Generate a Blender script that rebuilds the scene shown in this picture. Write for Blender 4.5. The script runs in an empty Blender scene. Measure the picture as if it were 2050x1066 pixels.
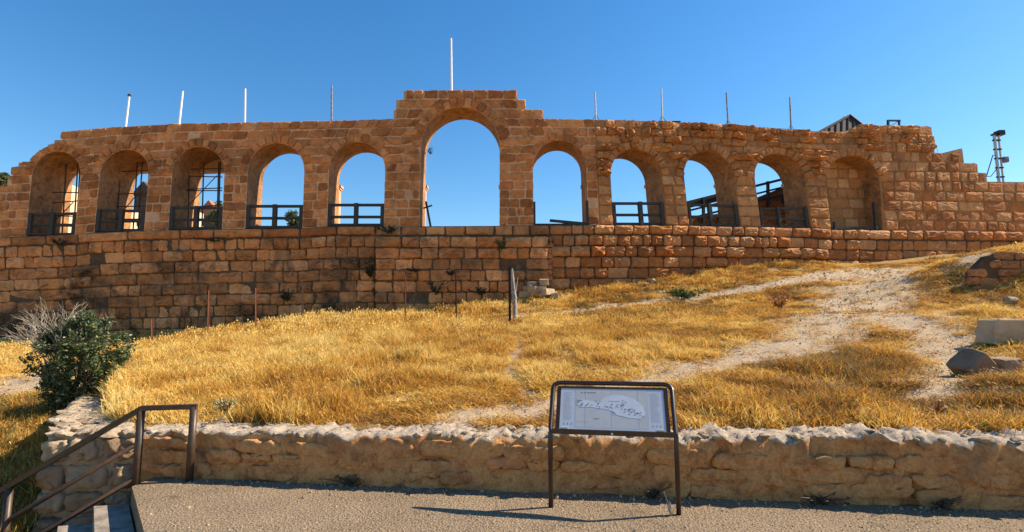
import bpy, bmesh, math, random
import numpy as np
from mathutils import Vector, Matrix

random.seed(7); np.random.seed(7)
R = math.radians
SC = bpy.context.scene
COL = SC.collection

# ------------------------------------------------------------------ camera, sky, sun, exposure
F = 1100.0; CX = 1025.0; CY = 533.0; CAMZ = 1.6; PITCH = R(6.6)
cd = bpy.data.cameras.new('camera'); cam = bpy.data.objects.new('camera', cd); COL.objects.link(cam)
cd.sensor_fit = 'HORIZONTAL'; cd.sensor_width = 36.0; cd.lens = 36.0*F/2050.0
cd.clip_start = 0.05; cd.clip_end = 3000
cam.location = (0, 0, CAMZ); cam.rotation_euler = (math.pi/2 + PITCH, 0, 0)
SC.camera = cam

SUN = Vector((1.22, 0.26, 1.0)).normalized()
EL = math.asin(SUN.z); BEAR = math.atan2(SUN.x, SUN.y)
w = bpy.data.worlds.new('World'); SC.world = w; w.use_nodes = True
nt = w.node_tree; nt.nodes.clear()
sky = nt.nodes.new('ShaderNodeTexSky'); sky.sky_type = 'NISHITA'; sky.sun_disc = False
sky.sun_elevation = EL; sky.sun_rotation = BEAR
sky.air_density = 1.2; sky.dust_density = 0.3; sky.ozone_density = 3.0; sky.altitude = 500
hs = nt.nodes.new('ShaderNodeHueSaturation'); hs.inputs['Saturation'].default_value = 1.32
bg = nt.nodes.new('ShaderNodeBackground'); bg.inputs[1].default_value = 0.090
wo = nt.nodes.new('ShaderNodeOutputWorld')
nt.links.new(sky.outputs[0], hs.inputs['Color']); nt.links.new(hs.outputs[0], bg.inputs[0]); nt.links.new(bg.outputs[0], wo.inputs[0])
sl = bpy.data.lights.new('sun', 'SUN'); so = bpy.data.objects.new('sun', sl); COL.objects.link(so)
sl.energy = 5.0; sl.angle = R(0.5); sl.color = (1.0, 0.86, 0.68)
so.rotation_euler = SUN.to_track_quat('Z', 'Y').to_euler()
SC.view_settings.view_transform = 'Standard'; SC.view_settings.look = 'None'
SC.view_settings.gamma = 1.0; SC.view_settings.use_curve_mapping = False
SC.view_settings.exposure = 1.04
try: SC.cycles.max_bounces = 8; SC.cycles.diffuse_bounces = 4
except Exception: pass

# ------------------------------------------------------------------ helpers
def ray(px, py):
    u = (px-CX)/F; v = (CY-py)/F
    return u, math.cos(PITCH)-v*math.sin(PITCH), math.sin(PITCH)+v*math.cos(PITCH)
def T(px, py, D):
    dx, dy, dz = ray(px, py); t = D/dy
    return (dx*t, D, CAMZ+dz*t)

def link(o, parent=None):
    COL.objects.link(o)
    if parent is not None: o.parent = parent
    return o
def tag(o, label=None, cat=None, group=None, kind=None):
    if label: o['label'] = label
    if cat: o['category'] = cat
    if group: o['group'] = group
    if kind: o['kind'] = kind
    return o
def empty(name, loc, label=None, cat=None, group=None, kind=None):
    o = bpy.data.objects.new(name, None); o.location = loc; link(o); o.empty_display_size = 0.2
    return tag(o, label, cat, group, kind)
def mesh(name, V, Fc, m, parent=None, origin=None, smooth=False):
    """world-space vertices -> one mesh object whose origin is `origin`"""
    V = np.asarray(V, float)
    og = np.asarray(origin if origin is not None else V.mean(0), float)
    me = bpy.data.meshes.new(name)
    me.from_pydata((V-og).tolist(), [], Fc)
    if smooth: me.shade_smooth()
    me.materials.append(m)
    o = bpy.data.objects.new(name, me)
    pl = np.zeros(3); q = parent
    while q is not None: pl = pl+np.asarray(q.location); q = q.parent
    o.location = (og-pl).tolist()
    return link(o, parent)
class MB:
    def __init__(s): s.v = []; s.f = []
    def add(s, v, f):
        n = len(s.v); s.v += [tuple(p) for p in v]; s.f += [tuple(i+n for i in q) for q in f]; return s
    def box(s, c, sz, M=None, bev=0.0):
        x, y, z = (d/2 for d in sz)
        P = [(-x,-y,-z),(x,-y,-z),(x,y,-z),(-x,y,-z),(-x,-y,z),(x,-y,z),(x,y,z),(-x,y,z)]
        if M is not None: P = [tuple(M @ Vector(p)) for p in P]
        P = [(p[0]+c[0], p[1]+c[1], p[2]+c[2]) for p in P]
        return s.add(P, [(0,3,2,1),(4,5,6,7),(0,1,5,4),(1,2,6,5),(2,3,7,6),(3,0,4,7)])
    def tube(s, pts, r, n=8, cap=True):
        pts = [Vector(p) for p in pts]; rr = r if isinstance(r, (list, tuple)) else [r]*len(pts)
        V = []; Fc = []
        for i, p in enumerate(pts):
            d = (pts[min(i+1, len(pts)-1)]-pts[max(i-1, 0)]).normalized()
            a = d.cross(Vector((0.13, 0.31, 0.94)) if abs(d.z) < 0.95 else Vector((1, 0, 0))).normalized(); b = d.cross(a)
            for k in range(n):
                t = 2*math.pi*k/n; V.append(p+rr[i]*(math.cos(t)*a+math.sin(t)*b))
        for i in range(len(pts)-1):
            for k in range(n):
                k2 = (k+1) % n; Fc.append((i*n+k, i*n+k2, (i+1)*n+k2, (i+1)*n+k))
        if cap: Fc.append(tuple(range(n-1, -1, -1))); Fc.append(tuple((len(pts)-1)*n+k for k in range(n)))
        return s.add(V, Fc)
    def beam(s, a, b, wd, h=None, up=(0,0,1)):
        """square bar from a to b"""
        a = Vector(a); b = Vector(b); d = (b-a); L = d.length; d.normalize()
        u = Vector(up); x = d.cross(u)
        if x.length < 1e-3: x = d.cross(Vector((0,1,0)))
        x.normalize(); z = x.cross(d); h = h or wd
        P = []
        for p in (a, b):
            for sx, sz in ((-1,-1),(1,-1),(1,1),(-1,1)): P.append(p+x*sx*wd/2+z*sz*h/2)
        return s.add(P, [(3,2,1,0),(4,5,6,7),(0,1,5,4),(1,2,6,5),(2,3,7,6),(3,0,4,7)])
    def build(s, name, m, parent=None, origin=None, smooth=False): return mesh(name, s.v, s.f, m, parent, origin, smooth)

# ------------------------------------------------------------------ materials
def N(nt, t, **kw):
    n = nt.nodes.new(t)
    for k, v in kw.items(): setattr(n, k, v)
    return n
def newmat(name):
    m = bpy.data.materials.new(name); m.use_nodes = True; nt = m.node_tree; nt.nodes.clear()
    o = N(nt, 'ShaderNodeOutputMaterial'); b = N(nt, 'ShaderNodeBsdfPrincipled'); b.inputs['Specular IOR Level'].default_value = 0.2
    nt.links.new(b.outputs[0], o.inputs[0]); return m, nt, b
def ramp(nt, src, stops):
    r = N(nt, 'ShaderNodeValToRGB'); cr = r.color_ramp
    while len(cr.elements) > 1: cr.elements.remove(cr.elements[0])
    cr.elements[0].position = stops[0][0]; cr.elements[0].color = (*stops[0][1], 1)
    for p, c in stops[1:]:
        e = cr.elements.new(p); e.color = (*c, 1)
    nt.links.new(src, r.inputs[0]); return r.outputs[0]
def noise(nt, scale, detail=4, rough=0.6, vec=None, dist=0.0):
    n = N(nt, 'ShaderNodeTexNoise'); n.inputs['Scale'].default_value = scale; n.inputs['Detail'].default_value = detail
    n.inputs['Roughness'].default_value = rough; n.inputs['Distortion'].default_value = dist
    if vec is not None: nt.links.new(vec, n.inputs['Vector'])
    return n.outputs[0]
def mixc(nt, fac, a, b, mode='MIX'):
    n = N(nt, 'ShaderNodeMix', data_type='RGBA', blend_type=mode)
    for sock, val in ((n.inputs[0], fac), (n.inputs[6], a), (n.inputs[7], b)):
        if isinstance(val, (int, float)): sock.default_value = val
        elif isinstance(val, tuple): sock.default_value = (*val, 1)
        else: nt.links.new(val, sock)
    return n.outputs[2]
def mth(nt, op, a, b=0.0, clamp=False):
    n = N(nt, 'ShaderNodeMath', operation=op, use_clamp=clamp)
    for i, v in enumerate((a, b)):
        if isinstance(v, (int, float)): n.inputs[i].default_value = v
        else: nt.links.new(v, n.inputs[i])
    return n.outputs[0]
def bump(nt, b, h, strength, dist):
    n = N(nt, 'ShaderNodeBump'); n.inputs['Strength'].default_value = strength; n.inputs['Distance'].default_value = dist
    nt.links.new(h, n.inputs['Height']); nt.links.new(n.outputs[0], b.inputs['Normal'])

def mulc(cols, k): return [tuple(min(.8, a*b) for a, b in zip(c, k)) for c in cols]
def stone_mat(name, cols, stain=0.25, stain_col=(0.05, 0.04, 0.03), scale=1.0, grain=0.5, bdist=0.03, pale=0.25):
    m, nt, b = newmat(name)
    geo = N(nt, 'ShaderNodeNewGeometry'); oi = N(nt, 'ShaderNodeObjectInfo')
    rnd = mth(nt, 'FRACT', mth(nt, 'ADD', oi.outputs['Random'], geo.outputs['Random Per Island']))
    base = ramp(nt, rnd, [(i/(len(cols)-1), c) for i, c in enumerate(cols)])
    pos = geo.outputs['Position']
    n1 = noise(nt, 2.6*scale, 8, 0.68, pos, 0.6)
    dark = ramp(nt, n1, [(0.32, (0.42, 0.36, 0.32)), (0.52, (0.95, 0.95, 0.95)), (0.72, (1.30, 1.22, 1.1))])
    c = mixc(nt, grain, base, dark, 'MULTIPLY')
    n2 = noise(nt, 0.45, 6, 0.66, pos, 0.8)
    sf = ramp(nt, n2, [(0.45, (0, 0, 0)), (0.63, (1, 1, 1))])
    c = mixc(nt, mth(nt, 'MULTIPLY', sf, stain), c, stain_col)
    n4 = noise(nt, 1.1, 7, 0.7, pos, 0.4)
    pf = ramp(nt, n4, [(0.56, (0, 0, 0)), (0.70, (1, 1, 1))])
    c = mixc(nt, mth(nt, 'MULTIPLY', pf, pale), c, (0.58, 0.37, 0.22))
    nt.links.new(c, b.inputs['Base Color']); b.inputs['Roughness'].default_value = 0.95
    n3 = noise(nt, 11*scale, 8, 0.72, pos)
    vo = N(nt, 'ShaderNodeTexVoronoi'); vo.inputs['Scale'].default_value = 6*scale; nt.links.new(pos, vo.inputs['Vector'])
    bump(nt, b, mth(nt, 'ADD', n3, mth(nt, 'MULTIPLY', vo.outputs[0], 0.5)), 0.9, bdist)
    return m
OCH = [(0.27,0.130,0.058),(0.43,0.235,0.110),(0.34,0.165,0.070),(0.52,0.300,0.150),(0.22,0.105,0.048),(0.40,0.190,0.078),(0.47,0.27,0.15)]
M_arc = stone_mat('arcade_stone', mulc(OCH, (1.42, 1.08, .80)), 0.30, grain=.75)
M_rub = stone_mat('rubble_stone', mulc([(0.42,0.24,0.11),(0.34,0.18,0.08),(0.50,0.32,0.17),(0.38,0.20,0.085),(0.44,0.26,0.13)], (1.22, 0.98, 0.78)), 0.25, pale=0.35)
M_ret = stone_mat('damp_stone', mulc([(0.17,0.105,0.055),(0.29,0.185,0.100),(0.22,0.130,0.066),(0.36,0.250,0.155),(0.14,0.088,0.048),(0.26,0.15,0.075),(0.31,0.21,0.13)], (2.1, 1.5, 1.05)), 0.95, (0.055,0.040,0.026), grain=.8)
M_bas = stone_mat('bastion_stone', mulc([(0.22,0.13,0.065),(0.35,0.20,0.10),(0.25,0.13,0.058),(0.42,0.28,0.16),(0.30,0.15,0.062),(0.38,0.24,0.135)], (1.85, 1.36, .98)), 0.6, (0.06,0.05,0.035))
M_rgt = stone_mat('warm_stone', mulc([(0.44,0.21,0.080),(0.33,0.155,0.06),(0.54,0.33,0.17),(0.40,0.18,0.062),(0.28,0.13,0.055),(0.50,0.29,0.14),(0.42,0.19,0.07)], (1.15, 0.95, 0.78)), 0.25)
M_mor = stone_mat('pale_mortar', mulc([(0.42,0.28,0.175),(0.42,0.28,0.175)], (1.6, 1.4, 1.25)), 0.2)
M_jmb = stone_mat('jamb_stone', [(0.42,0.21,0.09),(0.42,0.21,0.09)], .45, scale=1.4, grain=.95, pale=.15)
M_drk = stone_mat('dark_joint', [(0.12,0.075,0.042),(0.12,0.075,0.042)], 0.5)
M_jnt = stone_mat('brown_joint', mulc([(0.26,0.15,0.075),(0.26,0.15,0.075)], (1.4, 1.15, 0.9)), 0.3)
M_fld = stone_mat('field_stone', [(0.40,0.285,0.175),(0.50,0.37,0.24),(0.33,0.22,0.13)], 0.35, pale=0.3)
M_pal = stone_mat('pale_rubble', [(0.50,0.39,0.26),(0.42,0.32,0.21),(0.55,0.45,0.32),(0.38,0.28,0.17)], 0.35, scale=2.5, grain=.8, bdist=0.03)
M_wal = stone_mat('parapet_stone', mulc([(0.30,0.185,0.10),(0.37,0.235,0.13),(0.27,0.17,0.095),(0.34,0.20,0.10)], (1.75, 1.20, .85)), 0.5, (0.10,0.07,0.045), scale=3.0, grain=0.8, bdist=0.012, pale=0.2)

def simple_mat(name, col, rough=0.6, var=0.25, scale=8, metal=0.0, spec=0.3, col2=None, bd=0.0):
    m, nt, b = newmat(name); geo = N(nt, 'ShaderNodeNewGeometry')
    n = noise(nt, scale, 5, 0.6, geo.outputs['Position'])
    c2 = col2 or tuple(x*(1-var) for x in col)
    c = ramp(nt, n, [(0.35, c2), (0.62, col)])
    nt.links.new(c, b.inputs['Base Color']); b.inputs['Roughness'].default_value = rough
    b.inputs['Metallic'].default_value = metal; b.inputs['Specular IOR Level'].default_value = spec
    if bd: bump(nt, b, noise(nt, scale*6, 5, 0.6, geo.outputs['Position']), 0.6, bd)
    return m
M_wood = simple_mat('weathered_timber', (0.060,0.052,0.045), 0.8, 0.4, 14, bd=0.004)
M_brown = simple_mat('brown_paint', (0.045,0.022,0.014), 0.35, 0.4, 12, spec=0.5)
M_rail = simple_mat('rail_paint', (0.040,0.027,0.018), 0.45, 0.35, 16, spec=0.4, col2=(0.075,0.038,0.018))
M_rust = simple_mat('rusty_steel', (0.17,0.055,0.03), 0.85, 0.5, 20)
M_dkst = simple_mat('dark_rust', (0.05,0.025,0.017), 0.85, 0.5, 20)
M_white = simple_mat('white_pole', (0.78,0.80,0.78), 0.5, 0.1, 6)
M_grey = simple_mat('grey_pole', (0.30,0.28,0.26), 0.6, 0.6, 7, col2=(0.10,0.07,0.06))
M_steel = simple_mat('galvanised', (0.55,0.53,0.50), 0.5, 0.3, 9, metal=0.3)
M_black = simple_mat('black_plastic', (0.015,0.017,0.02), 0.4, 0.2, 9)
M_scaf = simple_mat('scaffold_pipe', (0.07,0.045,0.04), 0.6, 0.4, 10)
M_paper = simple_mat('map_sheet', (0.50,0.52,0.57), 0.35, 0.06, 3, spec=0.5)
M_ink = simple_mat('map_ink', (0.10,0.11,0.14), 0.5, 0.3, 30)
M_inkp = simple_mat('pale_ink', (0.36,0.39,0.45), 0.5, 0.2, 30)
M_map = simple_mat('map_tint', (0.58,0.60,0.65), 0.4, 0.10, 12)
M_tan = simple_mat('map_tan', (0.48,0.475,0.47), 0.4, 0.08, 6)
M_conc = simple_mat('step_concrete', (0.30,0.25,0.20), 0.9, 0.5, 9, bd=0.01)
M_hutw = simple_mat('hut_wall', (0.10,0.075,0.06), 0.9, 0.4, 3)
M_hutr = simple_mat('shelter_roof', (0.085,0.06,0.05), 0.85, 0.35, 5)
M_tile = simple_mat('roof_tile_red', (0.42,0.16,0.10), 0.85, 0.3, 3)
M_crm = simple_mat('cream_and_sun_patch', (0.62,0.52,0.36), 0.9, 0.12, 1.0)  # house's own cream; on the stall walls it stands in for sunlight
M_glass = simple_mat('window_dark', (0.03,0.035,0.04), 0.15, 0.2, 3)
M_twig = simple_mat('dead_twig', (0.42,0.36,0.29), 0.9, 0.3, 20)
M_bark = simple_mat('bark', (0.13,0.09,0.06), 0.95, 0.4, 12)

def leaf_mat(name, cols, trans=0.3, inst=False, rough=0.5):
    m = bpy.data.materials.new(name); m.use_nodes = True; nt = m.node_tree; nt.nodes.clear()
    o = N(nt, 'ShaderNodeOutputMaterial'); geo = N(nt, 'ShaderNodeNewGeometry')
    if inst:
        a = N(nt, 'ShaderNodeAttribute', attribute_type='INSTANCER', attribute_name='tone')
        f = mth(nt, 'ADD', a.outputs['Fac'], mth(nt, 'MULTIPLY', mth(nt, 'SUBTRACT', geo.outputs['Random Per Island'], 0.5), 0.46), True)
    else: f = geo.outputs['Random Per Island']
    c = ramp(nt, f, cols)
    d = N(nt, 'ShaderNodeBsdfPrincipled'); d.inputs['Roughness'].default_value = rough; d.inputs['Specular IOR Level'].default_value = 0.25
    t = N(nt, 'ShaderNodeBsdfTranslucent'); mx = N(nt, 'ShaderNodeMixShader'); mx.inputs[0].default_value = trans
    nt.links.new(c, d.inputs['Base Color']); nt.links.new(c, t.inputs[0]); nt.links.new(d.outputs[0], mx.inputs[1]); nt.links.new(t.outputs[0], mx.inputs[2])
    nt.links.new(mx.outputs[0], o.inputs[0]); return m
M_grass = leaf_mat('dry_grass_blade', [(0.0,(0.78,0.60,0.22)),(0.28,(0.72,0.47,0.10)),(0.50,(0.58,0.30,0.045)),(0.74,(0.34,0.145,0.03)),(0.90,(0.20,0.10,0.035)),(0.95,(0.16,0.17,0.05)),(1.0,(0.12,0.16,0.05))], 0.35, True, 0.6)
M_shrub = leaf_mat('shrub_leaf', [(0,(0.04,0.06,0.025)),(0.45,(0.075,0.105,0.04)),(0.8,(0.12,0.15,0.06)),(0.92,(0.22,0.22,0.11)),(1,(0.26,0.17,0.08))], 0.2, rough=0.35)
M_green = leaf_mat('weed_leaf', [(0,(0.05,0.085,0.03)),(0.6,(0.09,0.14,0.045)),(1,(0.16,0.18,0.06))], 0.3)
M_tuss = leaf_mat('pale_tussock', [(0,(0.30,0.30,0.11)),(0.6,(0.46,0.45,0.20)),(1,(0.55,0.50,0.26))], 0.3)
M_moss = leaf_mat('wall_weed', [(0,(0.03,0.03,0.018)),(0.7,(0.05,0.05,0.028)),(1,(0.09,0.085,0.05))], 0.2)
M_thist = leaf_mat('dead_thistle', [(0,(0.22,0.08,0.03)),(0.6,(0.36,0.14,0.045)),(1,(0.16,0.06,0.025))], 0.3)

# terrain material: dry soil, worn path, straw litter
def ground_mat():
    m, nt, b = newmat('dry_hillside'); geo = N(nt, 'ShaderNodeNewGeometry'); pos = geo.outputs['Position']
    at = N(nt, 'ShaderNodeAttribute', attribute_name='bare')
    n1 = noise(nt, 1.6, 8, 0.7, pos, 0.5); n2 = noise(nt, 22, 6, 0.75, pos)
    straw = ramp(nt, n2, [(0.3,(0.12,0.06,0.02)),(0.5,(0.33,0.20,0.07)),(0.7,(0.50,0.34,0.14))])
    dirt = ramp(nt, n2, [(0.28,(0.20,0.13,0.075)),(0.48,(0.44,0.33,0.21)),(0.72,(0.56,0.45,0.31))])
    f = mth(nt, 'ADD', at.outputs['Fac'], mth(nt, 'MULTIPLY', mth(nt, 'SUBTRACT', n1, 0.5), 1.1), True)
    f = ramp(nt, f, [(0.30,(0,0,0)),(0.62,(1,1,1))])
    nt.links.new(mixc(nt, f, straw, dirt), b.inputs['Base Color']); b.inputs['Roughness'].default_value = 1.0
    bump(nt, b, mth(nt, 'ADD', noise(nt, 14, 8, 0.75, pos), mth(nt, 'MULTIPLY', n1, 1.5)), 0.9, 0.06)
    return m
M_ground = ground_mat()
def pave_mat():
    m, nt, b = newmat('gravel_asphalt'); geo = N(nt, 'ShaderNodeNewGeometry'); pos = geo.outputs['Position']
    v = N(nt, 'ShaderNodeTexVoronoi'); v.inputs['Scale'].default_value = 55; nt.links.new(pos, v.inputs['Vector'])
    n = noise(nt, 45, 5, 0.75, pos); n2 = noise(nt, 1.3, 6, 0.65, pos)
    c = ramp(nt, n, [(0.32,(0.035,0.024,0.014)),(0.42,(0.17,0.125,0.082)),(0.54,(0.27,0.205,0.135)),(0.75,(0.42,0.335,0.24))])
    c = mixc(nt, 0.55, c, ramp(nt, n2, [(0.3,(0.62,0.58,0.54)),(0.7,(1.2,1.15,1.08))]), 'MULTIPLY')
    c2 = ramp(nt, v.outputs['Color'], [(0.0,(0.30,0.25,0.2)),(0.18,(.9,.9,.9)),(0.5,(1,1,1)),(1,(1.3,1.25,1.15))])
    v2 = N(nt, 'ShaderNodeTexVoronoi'); v2.inputs['Scale'].default_value = 16; nt.links.new(pos, v2.inputs['Vector'])
    spk = ramp(nt, v2.outputs[0], [(0.10,(1,1,1)),(0.17,(0,0,0))]); c = mixc(nt, mth(nt, 'MULTIPLY', spk, .75), c, (.05,.035,.022))
    v3 = N(nt, 'ShaderNodeTexVoronoi', feature='DISTANCE_TO_EDGE'); v3.inputs['Scale'].default_value = 0.55
    wv = N(nt, 'ShaderNodeVectorMath', operation='ADD'); nz_ = N(nt, 'ShaderNodeTexNoise'); nz_.inputs['Scale'].default_value = 3.0; nt.links.new(pos, nz_.inputs['Vector'])
    nt.links.new(pos, wv.inputs[0]); nt.links.new(nz_.outputs['Color'], wv.inputs[1]); nt.links.new(wv.outputs[0], v3.inputs['Vector'])
    crk = ramp(nt, v3.outputs[0], [(0.0,(1,1,1)),(0.008,(0,0,0))]); c = mixc(nt, mth(nt, 'MULTIPLY', crk, .6), c, (.06,.045,.03))
    nt.links.new(mixc(nt, 0.6, c, c2, 'MULTIPLY'), b.inputs['Base Color']); b.inputs['Roughness'].default_value = 0.95
    bump(nt, b, mth(nt, 'ADD', v.outputs[0], n), 1.0, 0.012)
    return m
M_pave = pave_mat()

# ------------------------------------------------------------------ the wall's plan: straight, then turning back by ALF right of the central gate
D0 = 28.0; ALF = R(15.5); X0 = (1200-CX)/F*D0
SA, CA = math.sin(ALF), math.cos(ALF)
def W(px, py, w=0.0, off=0.0):
    dx, dy, dz = ray(px, py); m = dx/dy
    t = (m*(D0+off*CA)-(X0-off*SA))/(CA-m*SA)
    Y = D0+off*CA+SA*t if t > 0 else D0+off
    k = ALF*min(1, max(0, (t+0.8)/1.6))
    return (m*Y-math.sin(k)*w, Y+math.cos(k)*w, CAMZ+dz/dy*Y)

SILL = np.array([(-400,484),(-20,476),(50,473),(150,470),(190,465),(290,462),(340,460.5),(490,458),(605,457),(655,453),(840,453),(1000,452),(1070,451),(1330,451),(1480,454),(1620,457),(1665,460),(1770,461),(2050,464),(2500,468)])
def sill(s): return float(np.interp(s, SILL[:,0], SILL[:,1]))
LEAN = np.array([(-100,.10),(50,.10),(250,.10),(400,.05),(550,.04),(715,.03),(925,.01),(1120,-.015),(1280,-.08),(1420,-.12),(1560,-.14),(1710,-.09),(1800,-.07),(2050,-.06),(2400,-.06)])
def shear(s, y): return s+float(np.interp(s, LEAN[:,0], LEAN[:,1]))*(sill(s)-y)
def unshear(px, y):
    s = px
    for _ in range(4): s = px-float(np.interp(s, LEAN[:,0], LEAN[:,1]))*(sill(s)-y)
    return s
def A(s, y, w=0.0, off=0.0): return W(shear(s, y), y, w, off)

class Arch:
    def __init__(s, xl, xr, yc, th):
        s.l, s.r, s.c, s.hw, s.yc, s.th = xl, xr, (xl+xr)/2, (xr-xl)/2, yc, th; s.hv = s.hw*1.0; s.ysp = yc+s.hv
    def top(s, x, g=0.0):               # y of the opening's curve grown by g at x
        q = 1-((x-s.c)/(s.hw+g))**2
        return s.ysp-(s.hv+g)*math.sqrt(q) if q > 0 else None
    def half(s, y, g=0.0):              # half width of the grown opening at y
        if y >= s.ysp: return s.hw
        q = 1-((s.ysp-y)/(s.hv+g))**2
        return (s.hw+g)*math.sqrt(q) if q > 0 else 0.0
ARCH = [Arch(52,149,303,15),Arch(189,288,300,17),Arch(337,444,294,17),Arch(491,605,287,17),Arch(655,768,285,17),Arch(840,1000,215,20),
        Arch(1068,1178,281,15),Arch(1228,1333,299,16),Arch(1380,1482,303,16),Arch(1524,1622,309,16),Arch(1664,1768,313,18)]
SILP = [(-400,395),(-60,392),(-8,385),(4,373),(15,372),(15,358),(27,357),(27,338),(37,336),(37,324),(60,323),(76,307),(96,294),(117,287),(117,280),(125,279),(125,262),(203,255),(253,252),(319,248),(490,244),(630,242),(788,237),(788,219),(793,218),(793,199),(808,198),(808,181),(925,179),(1035,180),(1035,198),(1051,198),(1051,217),(1087,219),(1087,236),(1129,237),(1266,240),(1400,245),(1455,248),(1584,257),(1639,262),(1695,265),(1712,255),(1723,249),(1780,249),(1864,253),(1871,304),(1886,305),(1926,295),(1930,325),(1957,327),(1957,344),(1974,345),(1976,362),(2050,363),(2500,365)]
_p = []
for i, (x, y) in enumerate(SILP):
    ym = y
    if i and SILP[i-1][0] == x: ym = (y+SILP[i-1][1])/2
    elif i+1 < len(SILP) and SILP[i+1][0] == x: ym = (y+SILP[i+1][1])/2
    v = unshear(x, ym); _p.append((max(v, _p[-1][0]+2e-3) if _p else v, y))
SILS = np.array(_p)
def sil(s): return float(np.interp(s, SILS[:,0], SILS[:,1]))
PARP = np.array([(-400,268),(125,262),(203,255),(319,248),(490,244),(630,242),(788,238),(1087,237),(1266,240),(1455,248),(1639,262),(1740,266),(2500,266)])
def par(s): return float(np.interp(s, PARP[:,0], PARP[:,1]))

def smooth01(x): x = np.clip(x, 0, 1); return x*x*(3-2*x)
def vnoise(X, Y, sc, seed):
    rs = np.random.RandomState(seed); G = rs.rand(64, 64); x = X*sc+100; y = Y*sc+100
    xi = np.floor(x).astype(int); yi = np.floor(y).astype(int); fx = smooth01(x-xi); fy = smooth01(y-yi)
    g = lambda i, j: G[i % 64, j % 64]
    return (g(xi,yi)*(1-fx)+g(xi+1,yi)*fx)*(1-fy)+(g(xi,yi+1)*(1-fx)+g(xi+1,yi+1)*fx)*fy
# ------------------------------------------------------------------ a dressed stone from a polygon
def resample(poly, seg, jit, cham):
    out = []; n = len(poly)
    for i in range(n):
        a = np.array(poly[i-1]); p = np.array(poly[i]); b = np.array(poly[(i+1) % n])
        da = a-p; db = b-p; la = np.linalg.norm(da)+1e-9; lb = np.linalg.norm(db)+1e-9
        c = cham*random.uniform(0.5, 1.3)
        out.append(p+da/la*min(c, la*0.3)); out.append(p+db/lb*min(c, lb*0.3))
        k = int(lb//seg)
        for j in range(1, k+1):
            if k >= 1: out.append(p+db*((j)/(k+1)))
    return [q+np.random.uniform(-jit, jit, 2) for q in out]
def stone_geo(poly, mp, gap, proud, seg, jit, cham, bevel, rough, deep=0.12):
    P = np.array(poly, float)
    ar = 0.5*np.sum(P[:,0]*np.roll(P[:,1],-1)-np.roll(P[:,0],-1)*P[:,1])
    if ar > 0: P = P[::-1]
    c = P.mean(0); ext = np.maximum(P.max(0)-P.min(0), 1e-6)
    if min(ext) < gap*2.4: return None
    def sc(Q, d): return c+(Q-c)*np.maximum(0.15, 1-2*d/ext)
    Q = np.array(resample(sc(P, gap).tolist(), seg, jit, cham)); n = len(Q)
    ra = proud*(1+random.uniform(-rough, rough))
    tx, ty = random.uniform(-.3, .3)*rough*proud, random.uniform(-.3, .3)*rough*proud
    def wv(q, base, r): return -(base+random.uniform(-1, 1)*r+tx*(q[0]-c[0])/ext[0]*2+ty*(q[1]-c[1])/ext[1]*2)
    V = []
    for q in Q: V.append(mp(q[0], q[1], deep))
    for q in Q: V.append(mp(q[0], q[1], wv(q, ra*0.45, ra*0.12)))
    q2 = sc(Q, bevel)
    for q in q2: V.append(mp(q[0], q[1], wv(q, ra, ra*rough*0.35)))
    q3 = c+(Q-c)*0.45+np.random.uniform(-jit, jit, (n, 2))
    for q in q3: V.append(mp(q[0], q[1], wv(q, ra*1.15, ra*rough*0.5)))
    V.append(mp(c[0], c[1], wv(c, ra*1.2, ra*rough*0.5)))
    Fc = []
    for r in range(3):
        for k in range(n):
            k2 = (k+1) % n; Fc.append((r*n+k, r*n+k2, (r+1)*n+k2, (r+1)*n+k))
    for k in range(n): Fc.append((3*n+k, 3*n+(k+1) % n, 4*n))
    return V, Fc
def stone(name, poly, mp, m, parent, **kw):
    g = stone_geo(poly, mp, **kw)
    if g is None: return None
    if name == 'stone' and random.random() < .012: return None        # a lost stone leaves a dark hole
    return mesh(name, g[0], g[1], m, parent)

def fine_stone(name, poly, mp, m, parent, proud, jit, deep=.12, n=26, rings=7, seed=0):
    P = np.array(poly, float); c = P.mean(0)
    ar = 0.5*np.sum(P[:,0]*np.roll(P[:,1],-1)-np.roll(P[:,0],-1)*P[:,1])
    if ar > 0: P = P[::-1]; 
    P = c+(P-c)*.95; L = np.linalg.norm(np.roll(P,-1,0)-P, axis=1); per = L.sum(); B = []
    for k in range(n):
        d = (k+.5)/n*per; i = 0
        while d > L[i]: d -= L[i]; i += 1
        B.append(P[i]+(P[(i+1) % len(P)]-P[i])*d/L[i])
    B = np.array(B)
    for _ in range(2): B = .25*np.roll(B,1,0)+.5*B+.25*np.roll(B,-1,0)
    B += np.random.uniform(-jit, jit, B.shape); V = [mp(q[0], q[1], deep) for q in B]; Fc = []
    tx, ty = random.uniform(-.35,.35), random.uniform(-.35,.35); sx = np.ptp(P[:,0]); sd = random.randint(0, 9999); off = random.uniform(0, 50)
    for r in range(rings):
        f = (1, .97, .90, .76, .56, .34, .14)[r]; h = (0., .45, .78, .95, 1.02, 1.05, 1.05)[r]
        Q = c+(B-c)*f
        nz = (vnoise(Q[:,0]+off, Q[:,1]+off, 7, sd)-.5)*.9+(vnoise(Q[:,0]+off, Q[:,1]+off, 19, sd+1)-.5)*.8+(vnoise(Q[:,0]+off, Q[:,1]+off, 42, sd+2)-.5)*.6
        for q, z in zip(Q, nz): V.append(mp(q[0], q[1], -proud*(h*(1+tx*(q[0]-c[0])/sx+ty*(q[1]-c[1])/sx)+z*min(1, h*1.2))))
    for r in range(rings):
        for k in range(n): k2 = (k+1) % n; Fc.append((r*n+k, r*n+k2, (r+1)*n+k2, (r+1)*n+k))
    Fc.append(tuple(rings*n+k for k in range(n)))
    return mesh(name, V, Fc, m, parent, smooth=True)
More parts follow.
